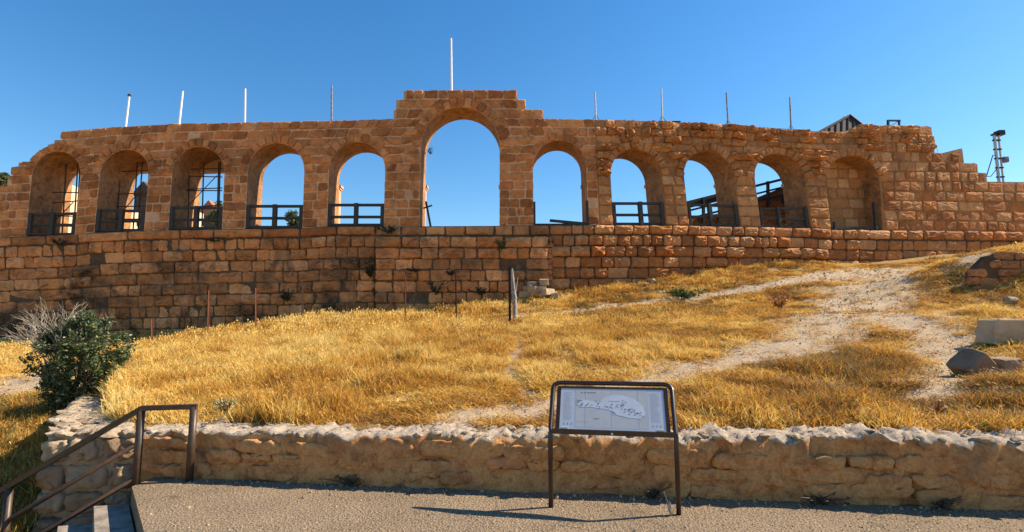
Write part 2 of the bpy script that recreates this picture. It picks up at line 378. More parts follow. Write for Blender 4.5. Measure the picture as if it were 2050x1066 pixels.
ASH = dict(gap=1.45, proud=0.05, seg=11, jit=0.8, cham=2.0, bevel=1.7, rough=0.5)
BASE = dict(gap=1.0, proud=0.085, seg=9, jit=0.9, cham=2.6, bevel=2.4, rough=0.95)
LIT = dict(gap=1.0, proud=0.17, seg=9, jit=0.8, cham=2.6, bevel=3.0, rough=0.6)
RUB = dict(gap=0.8, proud=0.17, seg=8, jit=1.2, cham=2.8, bevel=2.4, rough=1.1)

def row(parent, m, name, yb, yt, s0, s1, wmin, wmax, kw, arches=(), off=0.0, usesil=True, shr=True, irregular=0.0, skip=None, ring=0.55):
    """lay one course between the curves yb (lower edge) and yt (upper edge), from s0 to s1, round the arches"""
    mp = (lambda a, b, w_: A(a, b, w_, off)) if shr else (lambda a, b, w_: W(a, b, w_, off))
    cut = []
    for a in arches:
        ym = 0.5*(yb(a.c)+yt(a.c)); hm = a.half(ym, a.th*ring)
        if hm > 2:
            hb = a.half(yb(a.c), a.th*ring); ht = a.half(yt(a.c), a.th*ring)
            hb = max(hm-12, min(hm+12, hb)); ht = max(hm-12, min(hm+12, ht)); cut.append((a.c, hb, ht))
    edges = [(s0, s0)]
    for c, hb, ht in sorted(cut): edges += [(c-hb, c-ht), (c+hb, c+ht)]
    edges.append((s1, s1))
    for i in range(0, len(edges)-1, 2):
        (b0, t0), (b1, t1) = edges[i], edges[i+1]
        if max(b0, t0) >= min(b1, t1)-4: continue
        L = min(b1, t1)-max(b0, t0); xs = [0.0]
        n = max(1, round(L/random.uniform(wmin, wmax))) if L > wmin*0.9 else 1
        ws = np.random.uniform(wmin, wmax, n); ws = np.cumsum(ws)/ws.sum()
        xs += ws.tolist()
        for k in range(n):
            u0, u1 = xs[k], xs[k+1]
            q = [b0+(b1-b0)*u0, b0+(b1-b0)*u1, t0+(t1-t0)*u1, t0+(t1-t0)*u0]
            ys = [yb(q[0]), yb(q[1]), yt(q[2]), yt(q[3])]
            if irregular:
                q = [v+random.uniform(-1, 1)*irregular for v in q]; ys = [v+random.uniform(-1, 1)*irregular*0.8 for v in ys]
            if usesil:
                cq = sum(q)/4; hq = (q[2]-q[3])/2
                lim = sorted(sil(cq+f_*hq) for f_ in (-.9, -.45, 0, .45, .9))[2]+random.uniform(-1.2, .3)
                for j in (2, 3): ys[j] = max(ys[j], lim)
            for a in arches:
                for j in (0, 1):
                    if abs(q[j]-a.c) < a.hw+a.th*ring and ys[j] < a.ysp:
                        e = a.top(q[j], a.th*ring)
                        if e is not None and ys[j] > e: ys[j] = e
            if ys[0]-ys[3] < 5 or ys[1]-ys[2] < 5: continue
            if skip and skip(sum(q)/4, sum(ys)/4): continue
            stone(name, list(zip(q, ys)), mp, m, parent, **kw)
def ringstones(parent, m, a, n, kw, name='voussoir', a0=0.0, a1=math.pi):
    for k in range(n):
        pts = []
        j0, j1 = a0+(a1-a0)*k/n, a0+(a1-a0)*(k+1)/n
        e = random.uniform(-1.5, 1.5)
        for th, g in ((j0, 0.3), (j0, a.th+e), ((j0+j1)/2, a.th+e), (j1, a.th+e), (j1, 0.3), ((j0+j1)/2, 0.3)):
            pts.append((a.c-(a.hw+g)*math.cos(th), a.ysp-(a.hv+g)*math.sin(th)))
        P = np.array(pts)
        stone(name, pts, lambda p, q, w_: A(p, q, w_), m, parent, **kw)

def core(parent, m, s0, s1, arches, depth, name='core', step=14, topcut=2.0):
    fr = []
    """the wall's solid body with its arched passages cut through"""
    xs = set(np.arange(s0, s1, step).tolist()+[s0, s1])
    for a in arches:
        for k in range(25): xs.add(a.c-a.hw*math.cos(math.pi*k/24))
    for x, y in SILS:
        if s0 < x < s1: xs.add(float(x))
    xs = sorted(xs); V = []; Fc = []; cols = []
    for sa, sb in zip(xs[:-1], xs[1:]):
        if sb-sa < 1e-4: continue
        mid = (sa+sb)/2; ar = next((a for a in arches if a.l < mid < a.r), None)
        e = min(0.2, (sb-sa)/4)
        ta, tb = sil(sa+1e-4)+topcut, sil(sb-1e-4)+topcut
        if ar:
            la = ar.top(min(max(sa, ar.l), ar.r)) or ar.ysp; lb = ar.top(min(max(sb, ar.l), ar.r)) or ar.ysp
        else: la, lb = sill(sa)+1, sill(sb)+1
        cols.append((sa, sb, ta, tb, la, lb, ar, depth(mid)))
    for i, (sa, sb, ta, tb, la, lb, ar, dp) in enumerate(cols):
        n = len(V)
        V += [A(sa, la, 0), A(sb, lb, 0), A(sb, tb, 0), A(sa, ta, 0), A(sa, la, dp), A(sb, lb, dp), A(sb, tb, dp), A(sa, ta, dp)]
        fr.append(len(Fc)); Fc += [(n, n+1, n+2, n+3), (n+5, n+4, n+7, n+6), (n+3, n+2, n+6, n+7), (n+1, n, n+4, n+5)]
        def side(x, y0, y1, d):
            k = len(V); V.extend([A(x, y0, 0), A(x, y1, 0), A(x, y1, d), A(x, y0, d)]); Fc.append((k, k+1, k+2, k+3))
        if i == 0 or cols[i-1][1] < sa-0.5: side(sa, la, ta, dp)
        else:
            p = cols[i-1]
            if abs(p[5]-la) > .5: side(sa, p[5], la, min(dp, p[7]))
            if abs(p[3]-ta) > .5: side(sa, p[3], ta, min(dp, p[7]))
        if i == len(cols)-1: side(sb, lb, tb, dp)
    o = mesh(name, V, Fc, m, parent, parent.location); o.data.materials.append(M_jmb)
    mi = np.ones(len(Fc), np.int32); mi[fr] = 0; o.data.polygons.foreach_set('material_index', mi)
    return o

# ------------------------------------------------------------------ terrain
H = [(-4.5,7.0,.47),(-3.0,6.75,.49),(-1.5,6.5,.51),(.5,6.2,.53),(2.5,5.95,.56),(4.5,5.7,.59),(7,5.35,.62),(10,5.0,.7),(-6,9,.60),(-3,9,.74),(0,9,.80),(3,9,.92),(5.5,9,1.06),(8.5,9,1.2),
     (-10.5,14,.70),(-8,13,.95),(-4,13,1.2),(0,13,1.3),(4,13,1.5),(7.5,13,1.8),(11,13,2.05)]
for q in [(300,735,17),(400,695,19.5),(500,670,20.5),(600,656,21.5),(700,645,22),(880,656,22),(1050,636,22.5),(1300,603,24.5),(1450,586,25),(1600,574,24),(1700,585,22),(1800,600,19),(2000,640,14),
          (-200,700,27.5),(100,690,27.5),(250,684,27.5),(400,668,27.5),(500,660,27.5),(700,640,27.5),(900,618,27.3),(1000,606,27.0),(1100,590,27.3),(1300,565,28.2),(1500,540,29.2),(1650,532,30),(1800,529,31.2),(1950,505,32),(2150,500,32.7),
          (1960,514,20.6),(2080,506,20.2),(2200,505,20.2),(1990,590,18.7),(2090,592,18.5),(2180,592,18.4),(1850,560,24),(1750,540,29),(2150,640,13)]: H.append(T(*q))
LW = [(-5,4,-.9),(-8,3.5,-.5),(-5.8,5.8,-.5),T(130,842,9.5),(-7.2,7.4,-.15),(-10,12.5,.05),(-9,6,-.2),(-14,9,-.1)]
for q in [(50,780,15),(120,745,17),(-60,760,17),(20,718,21),(100,690,27.5),(200,688,26),(-200,700,27.5),(-200,760,16),(250,686,24),(300,690,24)]: LW.append(T(*q))
class TPS:
    def __init__(s, P, lam=0.02):
        P = np.array(P); s.x = P[:,:2]; n = len(P)
        K = s.k(np.linalg.norm(s.x[:,None]-s.x[None], axis=2))+lam*np.eye(n); Q = np.hstack([np.ones((n,1)), s.x])
        M = np.block([[K, Q],[Q.T, np.zeros((3,3))]]); s.c = np.linalg.solve(M, np.concatenate([P[:,2], np.zeros(3)]))
    def k(s, r): return np.where(r > 1e-9, r*r*np.log(np.maximum(r, 1e-9)), 0)
    def __call__(s, X, Y):
        X = np.asarray(X, float).ravel(); Y = np.asarray(Y, float).ravel(); out = np.empty(len(X))
        for i in range(0, len(X), 20000):
            p = np.stack([X[i:i+20000], Y[i:i+20000]], 1); r = np.linalg.norm(p[:,None]-s.x[None], axis=2)
            out[i:i+20000] = s.k(r) @ s.c[:-3]+s.c[-3]+p @ s.c[-2:]
        return out
tH, tL = TPS(H), TPS(LW)
def PZ(px, py, z):
    dx, dy, dz = ray(px, py); t = (z-CAMZ)/dz; return (dx*t, dy*t)
ZS = .46
WING0, WING1 = np.array((-4.14, 6.26)), np.array((-5.07, 6.18))     # the stair-side end face of the left wall
LE = np.array([tuple(WING1)]+[PZ(x, y, ZS) for x, y in ((126,828),(158,791),(197,754),(227,733),(256,706))])
RE = np.array([tuple(WING0)]+[PZ(x, y, ZS) for x, y in ((222,838),(226,800),(236,763),(256,739),(281,708))])
def wallx(E, Y): return np.interp(Y, E[:,1], E[:,0])
def sidew(X, Y): return (0.5*(wallx(LE, Y)+wallx(RE, Y))-X)*.8      # signed distance left of the wall's middle
def ftop(X): return .535+.016*np.clip(X, -5, 6)
def frontY(X): return 5.71-0.134*X            # the low wall's front line
def hill(X, Y):
    X = np.asarray(X, float); Y = np.asarray(Y, float); sh = X.shape; X = X.ravel(); Y = Y.ravel()
    xc = np.clip(X, -34, 26); yc = np.clip(Y, 3.0, 33)
    h = tH(np.clip(X, -16, 26), np.maximum(yc, 4.6)); l = tL(np.clip(X, -34, -2), yc)
    sd = sidew(X, Y)
    wd = 0.16+np.clip((Y-17)*0.4, 0, 4)
    k = smooth01((sd+wd)/(2*wd)); z = h*(1-k)+l*k
    z = np.clip(z, -1.2, 6.4)
    back = smooth01((Y-(29.5+np.clip(X-4.45, 0, 40)*0.277))/1.5)          # the platform behind the great wall
    z = z*(1-back)+6.6*back
    far = smooth01((np.maximum(np.abs(X), np.abs(Y-15))-60)/60); z = z*(1-far)+4*far
    return z.reshape(sh)
def hz(x, y): return float(hill(np.array([x]), np.array([y]))[0])
def ground_at(px, py, d0=6.0, d1=33.0):
    D = np.arange(d0, d1, 0.05); dx, dy, dz = ray(px, py); X = dx/dy*D; Z = CAMZ+dz/dy*D
    hit = np.nonzero(hill(X, D) >= Z)[0]; i = hit[0] if len(hit) else len(D)-1
    return np.array((X[i], D[i]))
PATHS = []
for pts, wd in (([(1960,520),(1850,536),(1760,544),(1680,551),(1580,565),(1450,589),(1300,606),(1150,624),(1050,634),(950,649),(890,657)],[.5,1.0,1.3,1.2,.85,.6,.5,.5,.5,.5,.3]),
                ([(1800,548),(1735,590),(1690,630),(1630,672),(1560,700),(1450,727),(1340,748),(1240,778),(1140,808),(1030,825),(930,842)],[1.2,1.7,1.6,.9,.6,.55,.5,.5,.6,.5,.4]),
                ([(1690,600),(1800,640),(1890,672),(1905,720),(1890,780),(1800,800)],[1.4,1.0,.6,.45,.22,.15]),
                ([(1030,650),(1040,700),(1020,745),(1060,790)],[.10,.14,.14,.12]),
                ([(-60,800),(20,788),(70,770),(105,738)],[1.3,1.3,1.2,1.0]),
                ([(180,700),(230,693),(290,688)],[.5,.6,.5])):
    Q = [ground_at(*p) for p in pts]
    PATHS.append((np.array(Q), np.array(wd)))
def bareness(X, Y, grow=1.0):
    X = np.asarray(X, float); Y = np.asarray(Y, float); out = np.zeros_like(X)
    for Q, wd in PATHS:
        for i in range(len(Q)-1):
            a, b = Q[i], Q[i+1]; d = b-a; L = d @ d+1e-9
            t = np.clip(((X-a[0])*d[0]+(Y-a[1])*d[1])/L, 0, 1)
            r = np.hypot(X-(a[0]+t*d[0]), Y-(a[1]+t*d[1])); wv = (wd[i]*(1-t)+wd[i+1]*t)*grow
            out = np.maximum(out, np.clip(1.35-r/wv*0.85, 0, 1))
    return out
def axis(lo, hi, st, far):
    a = np.arange(lo, hi+1e-6, st).tolist(); s = st; x = hi
    while x < far: s *= 1.35; x += s; a.append(x)
    s = st; x = lo
    while x > -far: s *= 1.35; x -= s; a.insert(0, x)
    return np.array(a)
gx = axis(-30, 24, 0.2, 1500); gy = axis(4, 31, 0.2, 1500); gy = gy[(gy > -60)]
GX, GY = np.meshgrid(gx, gy)
GZ = hill(GX, GY); BR = bareness(GX.ravel(), GY.ravel()).reshape(GX.shape)
inner = (np.abs(GX) < 30) & (GY < 31) & (GY > 2)
GZ = GZ+np.where(inner, (vnoise(GX, GY, 1.3, 1)-.5)*.10+(vnoise(GX, GY, 3.1, 2)-.5)*.06-BR*.04, 0)
# under the paved terrace and the stairs the soil sheet drops out of the way
under = (GY < frontY(GX)+0.15) & (GX > -5.15) & (GX < 40)
GZ = np.where(under, -1.6, GZ); GZ = np.where((GY < 3.6), np.minimum(GZ, -1.6), GZ)
nx, ny = len(gx), len(gy); idx = np.arange(nx*ny).reshape(ny, nx)
quads = np.stack([idx[:-1,:-1].ravel(), idx[:-1,1:].ravel(), idx[1:,1:].ravel(), idx[1:,:-1].ravel()], 1)
me = bpy.data.meshes.new('hillside_ground'); me.from_pydata(np.stack([GX.ravel(), GY.ravel(), GZ.ravel()], 1).tolist(), [], quads.tolist())
me.shade_smooth(); me.materials.append(M_ground)
at = me.attributes.new('bare', 'FLOAT', 'POINT'); at.data.foreach_set('value', BR.ravel().astype(np.float32))
g = link(bpy.data.objects.new('hillside_ground', me)); tag(g, 'dry grassy hillside with worn dirt paths below the arcade', kind='structure')

# paved terrace in front
E0 = Vector((-3.90, 5.86, 0)); EDIR = Vector((.607, -.795, 0))
tp = [E0+EDIR*4.2, Vector((12, 2.28, 0)), Vector((12, frontY(12)+.25, 0)), Vector((-3.6, frontY(-3.6)+.2, 0)), Vector((-3.9, frontY(-3.9)+.1, 0)), E0]
bm = bmesh.new(); fa = bm.faces.new([bm.verts.new(p) for p in tp]); ex = bmesh.ops.extrude_face_region(bm, geom=[fa])
bmesh.ops.translate(bm, verts=[v for v in ex['geom'] if isinstance(v, bmesh.types.BMVert)], vec=(0, 0, -1.2))
bmesh.ops.recalc_face_normals(bm, faces=bm.faces)
me = bpy.data.meshes.new('terrace_pavement'); bm.to_mesh(me); bm.free(); me.materials.append(M_pave)
tag(link(bpy.data.objects.new('terrace_pavement', me)), 'gritty grey brown pavement in front of the low wall', kind='structure')
# stairs running down to the left of the terrace
st = empty('stairs', E0-Vector((0, 0, .9)), 'concrete stairs going down beside the handrail', kind='structure')
SDIR = Vector((-.97, -.22, 0))
for k in range(5):
    a = E0+SDIR*(0.02+.30*k)+Vector((0, 0, -.17*(k+1))); L = EDIR*3.6; B = SDIR*.31; dn = Vector((0, 0, -.9+.12*k))
    P = [a, a+L, a+L+B, a+B]; b = MB(); b.add([*P, *[p+dn for p in P]], [(0,1,2,3),(7,6,5,4),(0,4,5,1),(1,5,6,2),(2,6,7,3),(3,7,4,0)])
    b.build('step', M_conc, st)

# ------------------------------------------------------------------ the great wall
ARK_L, ARK_R = ARCH[:7], ARCH[7:]
wl = empty('arcade_wall', W(600, 460), 'ruined stone arcade with seven tall arches and a higher stepped middle gate', 'ancient wall')
wr = empty('rubble_arcade_wall', W(1480, 458), 'rough rubble arcade of four arches right of the middle gate', 'ancient wall')
core(wl, M_mor, -140, 1200, ARK_L, lambda s: 2.6 if s < 470 else 1.75)
core(wr, M_jnt, 1200, 1772, ARK_R, lambda s: 1.75)
NR = 12
def rowy(k): return lambda s: sill(s)+(par(s)-sill(s))*k/NR
for k in range(NR):
    row(wl, M_arc, 'stone', rowy(k), rowy(k+1), -60, 1200, 16, 34, ASH, ARK_L, irregular=1.0)
xr = lambda y: (lambda s: y)
for y0, y1, a, b in ((238,218.5,787,1090),(218.5,199,793,1055),(199,180,807,1037)):
    row(wl, M_arc, 'stone', xr(y0), xr(y1), a, b, 20, 38, ASH, ARK_L, usesil=False)
for k, a in enumerate(ARK_L): ringstones(wl, M_arc, a, 13 if k != 5 else 19, dict(gap=0.7, proud=0.075, seg=11, jit=0.3, cham=1.2, bevel=1.5, rough=0.35))
# rough right-hand arcade: squared piers below, small rubble above
RR = 9
def rowr(k): return lambda s: sill(s)+(352-sill(s))*k/5
for k in range(5): row(wr, M_rub, 'stone', rowr(k), rowr(k+1), 1200, 1770, 18, 36, dict(ASH, proud=.07, rough=.7), ARK_R)
def rowu(k): return lambda s: 352+(par(s)-352)*k/7
for k in range(7): row(wr, M_rub, 'stone', rowu(k), rowu(k+1), 1200, 1775, 15, 30, RUB, ARK_R, irregular=1.9, ring=.8)
for a in ARK_R: ringstones(wr, M_rub, a, 13, dict(gap=0.9, proud=0.13, seg=9, jit=0.6, cham=1.8, bevel=1.8, rough=0.7))
# broken pier shoulders left of arches nine and ten (they narrow those openings above the step)
for a, yst, dx in ((ARCH[8],378,12),(ARCH[9],384,14)):
    for k in range(4):
        y0 = yst-k*17.5; y1 = y0-17.5
        if y1 < a.ysp-22: break
# blind back of the last arch
a = ARCH[10]; P = []
b = MB(); nn = 14
for wd in (1.15,):
    pts = [A(a.l-2, a.ysp+94, wd), A(a.r+2, a.ysp+94, wd)]+[A(a.c+(a.hw+2)*math.cos(math.pi*k/nn), a.ysp-(a.hv+2)*math.sin(math.pi*k/nn), wd) for k in range(nn+1)]
    b.add(pts, [tuple(range(len(pts)))])
b.build('blocking_wall', M_jnt, wr)
for k in range(7):
    row(wr, M_rub, 'blocking_stone', (lambda s, k=k: 458-k*20), (lambda s, k=k: 438-k*20), a.l, a.r, 20, 36, dict(ASH, proud=.03), (), off=1.15, usesil=False)
# piers with impost mouldings standing behind the passages
for i in range(3, 10):
    p0, p1 = ARCH[i].r, ARCH[i+1].l
    own = wl if p1 < 1210 else wr
    b = MB(); y0, y1 = sill((p0+p1)/2), 362; far_ = i >= 6
    def slab(b, pa, pb, ya, yb, wa, wb):
        b.add([A(pa,ya,wa),A(pb,ya,wa),A(pb,yb,wa),A(pa,yb,wa),A(pa,ya,wb),A(pb,ya,wb),A(pb,yb,wb),A(pa,yb,wb)], [(0,1,2,3),(5,4,7,6),(3,2,6,7),(1,0,4,5),(0,3,7,4),(2,1,5,6)])
    slab(b, p0+.5, p1-.5, y0, y1, 1.75, 2.15)
    if not far_: b.build('rear_pier', M_mor, own)
    b = MB()
    if far_: slab(b, p0-2.5, p1+2.5, y1, y1-7, 1.6, 1.765)
    else: slab(b, p0-1.5, p1+1.5, y1, y1-4, 1.76, 2.2); slab(b, p0-3.5, p1+3.5, y1-4.1, y1-9, 1.76, 2.26)
    b.build('impost', M_mor, own)

# stepped wall at the right end
ws = empty('stepped_wall', W(1900, 464), 'tall wall of warm squared blocks stepping down right of the last arch', 'ancient wall')
core(ws, M_jnt, 1772, 2230, [], lambda s: 1.5)
for k in range(8):
    f = lambda k: (lambda s: sill(s)-k*19.6)
    row(ws, M_rgt, 'stone', f(k), f(k+1), 1772, 2200, 20, 42, dict(ASH, proud=.05, rough=.8))
for k in range(3):
    f = lambda k: (lambda s: sill(s)-8*19.6-k*17.8)
    row(ws, M_rub, 'stone', f(k), f(k+1), 1757, unshear(1868, 280), 17, 30, dict(RUB, proud=.12), irregular=2.0)
row(wr, M_rub, 'stone', (lambda s: 270), (lambda s: 250), 1700, 1757, 17, 28, dict(RUB, proud=.12), irregular=1.5)

# retaining walls under the arcade
def podium(name, parent, m, s0, s1, off, ytop, ybot, depth=7.0, ends=True):
    n = max(2, int((s1-s0)/20)); xs = np.linspace(s0, s1, n+1); V = []; Fc = []
    for x in xs: V += [W(x, ytop(x), 0, off), W(x, ybot, 0, off), W(x, ytop(x), depth, off), W(x, ybot, depth, off)]
    for i in range(n):
        k = 4*i; Fc += [(k+1,k+5,k+4,k), (k,k+4,k+6,k+2)]
    Fc += [(0,2,3,1), (4*n,4*n+1,4*n+3,4*n+2)]
    return mesh(name, V, Fc, m, parent, parent.location)
rl = empty('retaining_wall', W(400, 680), 'dark stained block wall under the left arches behind the shrub', 'retaining wall')
rb = empty('bastion_wall', W(920, 620), 'projecting block wall under the middle gate behind the thin fence posts', 'retaining wall')
rr = empty('retaining_wall', W(1450, 560), 'low wall of pillowed orange blocks catching sun under the right arches', 'retaining wall')
podium('core', rl, M_drk, -330, 1075, -0.12, lambda s: sill(s)+.6, 760)
podium('core', rr, M_drk, 1076, 2330, -0.10, lambda s: sill(s)+.6, 640)
podium('core', rb, M_drk, 752, 1097, -0.62, lambda s: 473.5, 700, depth=1.2)
row(rl, M_arc, 'string_stone', (lambda s: sill(s)+19), (lambda s: sill(s)+.3), -80, 752, 42, 84, dict(ASH, proud=.10), off=-.12, usesil=False, shr=False)
for k in range(11):
    f = lambda k: (lambda s: sill(s)+20+22.2*k)
    row(rl, M_ret if k > 1 else M_bas, 'stone', f(k+1), f(k), -70+random.uniform(-15,0), 752, 20, 52, BASE, off=-.12, usesil=False, shr=False, irregular=1.2, skip=lambda s, y: y > 704)
row(rb, M_bas, 'string_stone', (lambda s: 473), (lambda s: sill(s)+.3), 752, 1100, 38, 76, dict(ASH, proud=.10), off=-.12, usesil=False, shr=False)
for k in range(7):
    f = lambda k: (lambda s: 474+22.3*k)
    row(rb, M_bas, 'stone', f(k+1), f(k), 751, 1098, 19, 46, BASE, off=-.62, usesil=False, shr=False, irregular=1.3)
def retmp(a_, b_, w_):
    p = np.array(W(1091, b_, 0, -.66))*(1-a_)+np.array(W(1107, b_, 0, -.10))*a_; return (p[0]+w_*-.75, p[1]+w_*.66, p[2])
for k in range(6):
    y0, y1 = 474+22.3*k, 474+22.3*(k+1)
    stone('quoin', [(0.0,y1-.8),(1.0,y1-.8),(1.0,y0+.8),(0.0,y0+.8)], retmp, M_bas, rb, gap=.01, proud=.09, seg=.4, jit=.02, cham=.12, bevel=.10, rough=.9)
row(rr, M_rgt, 'string_stone', (lambda s: sill(s)+19), (lambda s: sill(s)+.3), 1100, 2180, 30, 62, dict(LIT, proud=.14), off=-.12, usesil=False, shr=False)
for k in range(6):
    f = lambda k: (lambda s: sill(s)+20.5+(21.6-max(0, min(1, (s-1300)/500))*1.6)*k)
    row(rr, M_rgt, 'stone', f(k+1), f(k), 1100, 1718, 19, 40, dict(LIT, proud=(.20,.24,.14,.12,.16,.12)[k]), off=-.12, usesil=False, shr=False, irregular=.8, skip=lambda s, y: y > 605-(s-1100)*.1)
    if k < 4: row(rr, M_rgt, 'stone', f(k+1), f(k), 1718, 2180, 24, 48, dict(BASE, proud=.05), off=-.12, usesil=False, shr=False, irregular=.6)

# ------------------------------------------------------------------ rocks
def rock_mesh(name, seed, blocky, sub=2):
    rs = random.Random(seed); bm = bmesh.new()
    if blocky:
        bmesh.ops.create_cube(bm, size=1.0)
        bmesh.ops.bevel(bm, geom=list(bm.edges), offset=.05, segments=1, affect='EDGES')
        bmesh.ops.subdivide_edges(bm, edges=bm.edges, cuts=3, use_grid_fill=True)
        for v in bm.verts:
            p = np.array([v.co]); k = seed*7
            d = (vnoise(p[:,0]+v.co.z, p[:,1]-v.co.z, 2.5, k)-.5)*.10+(vnoise(p[:,0]-v.co.z, p[:,1]+v.co.z, 8, k+1)-.5)*.06
            v.co *= 1+float(d[0]); v.co.x *= 1-.10*(v.co.z+.5)*rs.uniform(.9,1.1)
    else:
        bmesh.ops.create_icosphere(bm, subdivisions=sub, radius=.5)
        ph = [Vector((rs.uniform(-1,1), rs.uniform(-1,1), rs.uniform(-1,1))).normalized() for _ in range(9)]
        for v in bm.verts:
            d = v.co.normalized(); r = min(.5, *[rs2 for rs2 in [.36/max(.05, d.dot(p)) if d.dot(p) > 0 else 9 for p in ph]])
            v.co = d*r*(1+rs.uniform(-.06,.06))
    me = bpy.data.meshes.new(name); bm.to_mesh(me); bm.free(); return me
BLK = [rock_mesh('block_shape', i, True) for i in range(6)]
RND = [rock_mesh('rock_shape', 20+i, False) for i in range(8)]
LOW = [rock_mesh('chip_shape', 40+i, False, 1) for i in range(6)]
def rock(name, me, m, loc, scale, rot, parent=None):
    o = bpy.data.objects.new(name, me.copy() if not me.materials else me)
    if not o.data.materials: o.data.materials.append(m)
    p = Vector(parent.location) if parent is not None else Vector((0,0,0))
    o.location = Vector(loc)-p; o.scale = scale; o.rotation_euler = rot; return link(o, parent)
def with_mat(meshes, m):
    out = []
    for x in meshes:
        c = x.copy(); c.materials.append(m); out.append(c)
    return out
FLD_R, FLD_B, PAL_R, PAL_L, WAL_R = with_mat(RND, M_fld), with_mat(BLK, M_fld), with_mat(RND, M_pal), with_mat(LOW, M_pal), with_mat(RND, M_wal)
rr_ = lambda a=math.pi: (random.uniform(-a,a), random.uniform(-a,a), random.uniform(-math.pi,math.pi))

# ------------------------------------------------------------------ low wall in front
fw = empty('low_stone_wall', (1.5, frontY(1.5)+.25, 0), 'low mortared rubble wall with pale rough top behind the map sign', 'low wall')
FD = Vector((1, -.134, 0)).normalized(); FNn = Vector((FD.y*-1, FD.x, 0))       # along the wall, into the wall
def FWp(x, z, dep): # x = world X on the front line
    return Vector((x, frontY(x), z))+FNn*dep
def fwall():
    xs = np.arange(-4.3, 9.0, .03); prof = []
    for z in np.arange(-.95, .56, .07): prof.append((0.0, z, 0))
    prof += [(.0,.585,.3),(.012,.612,.7),(.035,.63,1)]
    for d in np.arange(.08, .5, .045): prof.append((d, .645, 1))
    prof += [(.52,.6,1),(.53,.3,1)]
    prof = np.array(prof); nX, nP = len(xs), len(prof)
    U = np.arange(nP)
    XX, PP = np.meshgrid(xs, U, indexing='ij')
    z = prof[PP,1]; d = prof[PP,0]; tp = prof[PP,2]
    nz = lambda sc, sd: vnoise(XX, z*1.0+d*1.0+5, sc, sd)-.5
    # irregular upper edge of the face and lumpy relief
    dd = d+nz(2.2,3)*.08+nz(6,4)*.05+nz(13,5)*.045+nz(26,15)*.035
    edge = (vnoise(XX, XX*0, 3.5, 6)-.5)*.07+(vnoise(XX, XX*0, 9, 7)-.5)*.05+(vnoise(XX, XX*0, 22, 17)-.5)*.03
    zz = z+np.where(PP > nP-20, edge, 0)*np.where(PP >= nP-2, 0, 1)+tp*(nz(8,8)*.03+nz(19,9)*.05+nz(34,29)*.03)
    zz = np.where(z < -.9, z, zz)
    dd = dd+np.where((d < .1) & (z > .3), edge*1.0, 0)
    zz = np.where(zz > 0, zz*ftop(XX)/.635, zz)
    base = np.stack([XX, frontY(XX), zz], -1)+dd[...,None]*np.array(FNn)
    ix = np.arange(nX*nP).reshape(nX, nP)
    q = np.stack([ix[:-1,:-1].ravel(), ix[1:,:-1].ravel(), ix[1:,1:].ravel(), ix[:-1,1:].ravel()], 1)
    return base.reshape(-1,3), q.tolist(), tp.ravel()
m, nt, b = newmat('mortared_rubble'); geo = N(nt, 'ShaderNodeNewGeometry'); pos = geo.outputs['Position']
at = N(nt, 'ShaderNodeAttribute', attribute_name='cap')
n1 = noise(nt, 5, 8, .72, pos, .5); n2 = noise(nt, 32, 6, .75, pos); n3 = noise(nt, 1.6, 5, .6, pos)
face = ramp(nt, n1, [(.28,(.20,.09,.035)),(.43,(.52,.23,.085)),(.56,(.66,.34,.13)),(.66,(.54,.215,.075)),(.78,(.58,.31,.15))])
face = mixc(nt, .7, face, ramp(nt, n2, [(.3,(.5,.45,.4)),(.5,(1,1,1)),(.7,(1.25,1.2,1.15))]), 'MULTIPLY')
face = mixc(nt, mth(nt,'MULTIPLY',ramp(nt, n3, [(.5,(0,0,0)),(.65,(1,1,1))]),.5), face, (.22,.135,.075))
capc = ramp(nt, n2, [(.3,(.11,.08,.05)),(.44,(.38,.30,.22)),(.7,(.53,.44,.34))])
f = ramp(nt, mth(nt,'ADD',at.outputs['Fac'],mth(nt,'MULTIPLY',mth(nt,'SUBTRACT',n1,.5),1.2)), [(.4,(0,0,0)),(.62,(1,1,1))])
nt.links.new(mixc(nt, f, face, capc), b.inputs['Base Color']); b.inputs['Roughness'].default_value = .95
bump(nt, b, mth(nt,'ADD',noise(nt, 20, 8, .75, pos), n1), 1.0, .03); M_fwall = m
V, Fq, cap = fwall(); o = mesh('wall_body', V, Fq, M_fwall, fw, fw.location, True)
at = o.data.attributes.new('cap', 'FLOAT', 'POINT'); at.data.foreach_set('value', cap.astype(np.float32))
def fmp(x, z, w_): return tuple(FWp(x, z, w_))
zr = [0.01, .165, .31, .455]
for k in range(3):
    x = -4.15
    while x < 7.6:
        wd = random.uniform(.28, .72)
        a0, a1 = zr[k]+random.uniform(-.04,.04), zr[k+1]+random.uniform(-.04,.02)
        if random.random() < .85:
            fine_stone('face_stone', [(x, a0),(x+wd, a0+random.uniform(-.05,.05)),(x+wd+random.uniform(-.08,.08), a1),(x+random.uniform(-.06,.06), a1)], fmp, M_fwall if random.random() < .93 else M_wal, fw, random.uniform(.012,.04), .012)
        x += wd
for k in range(130):
    x = random.uniform(-4.2, 7.5); p = FWp(x, float(ftop(x))+random.uniform(-.01,.015), random.choice((random.uniform(0,.12), random.uniform(.06,.46))))
    s = random.uniform(.05, .12); rock('coping_stone', random.choice(PAL_R), M_pal, p, (s*random.uniform(1,1.9), s, s*.55), (random.uniform(-.3,.3), random.uniform(-.3,.3), random.uniform(-3,3)), fw)

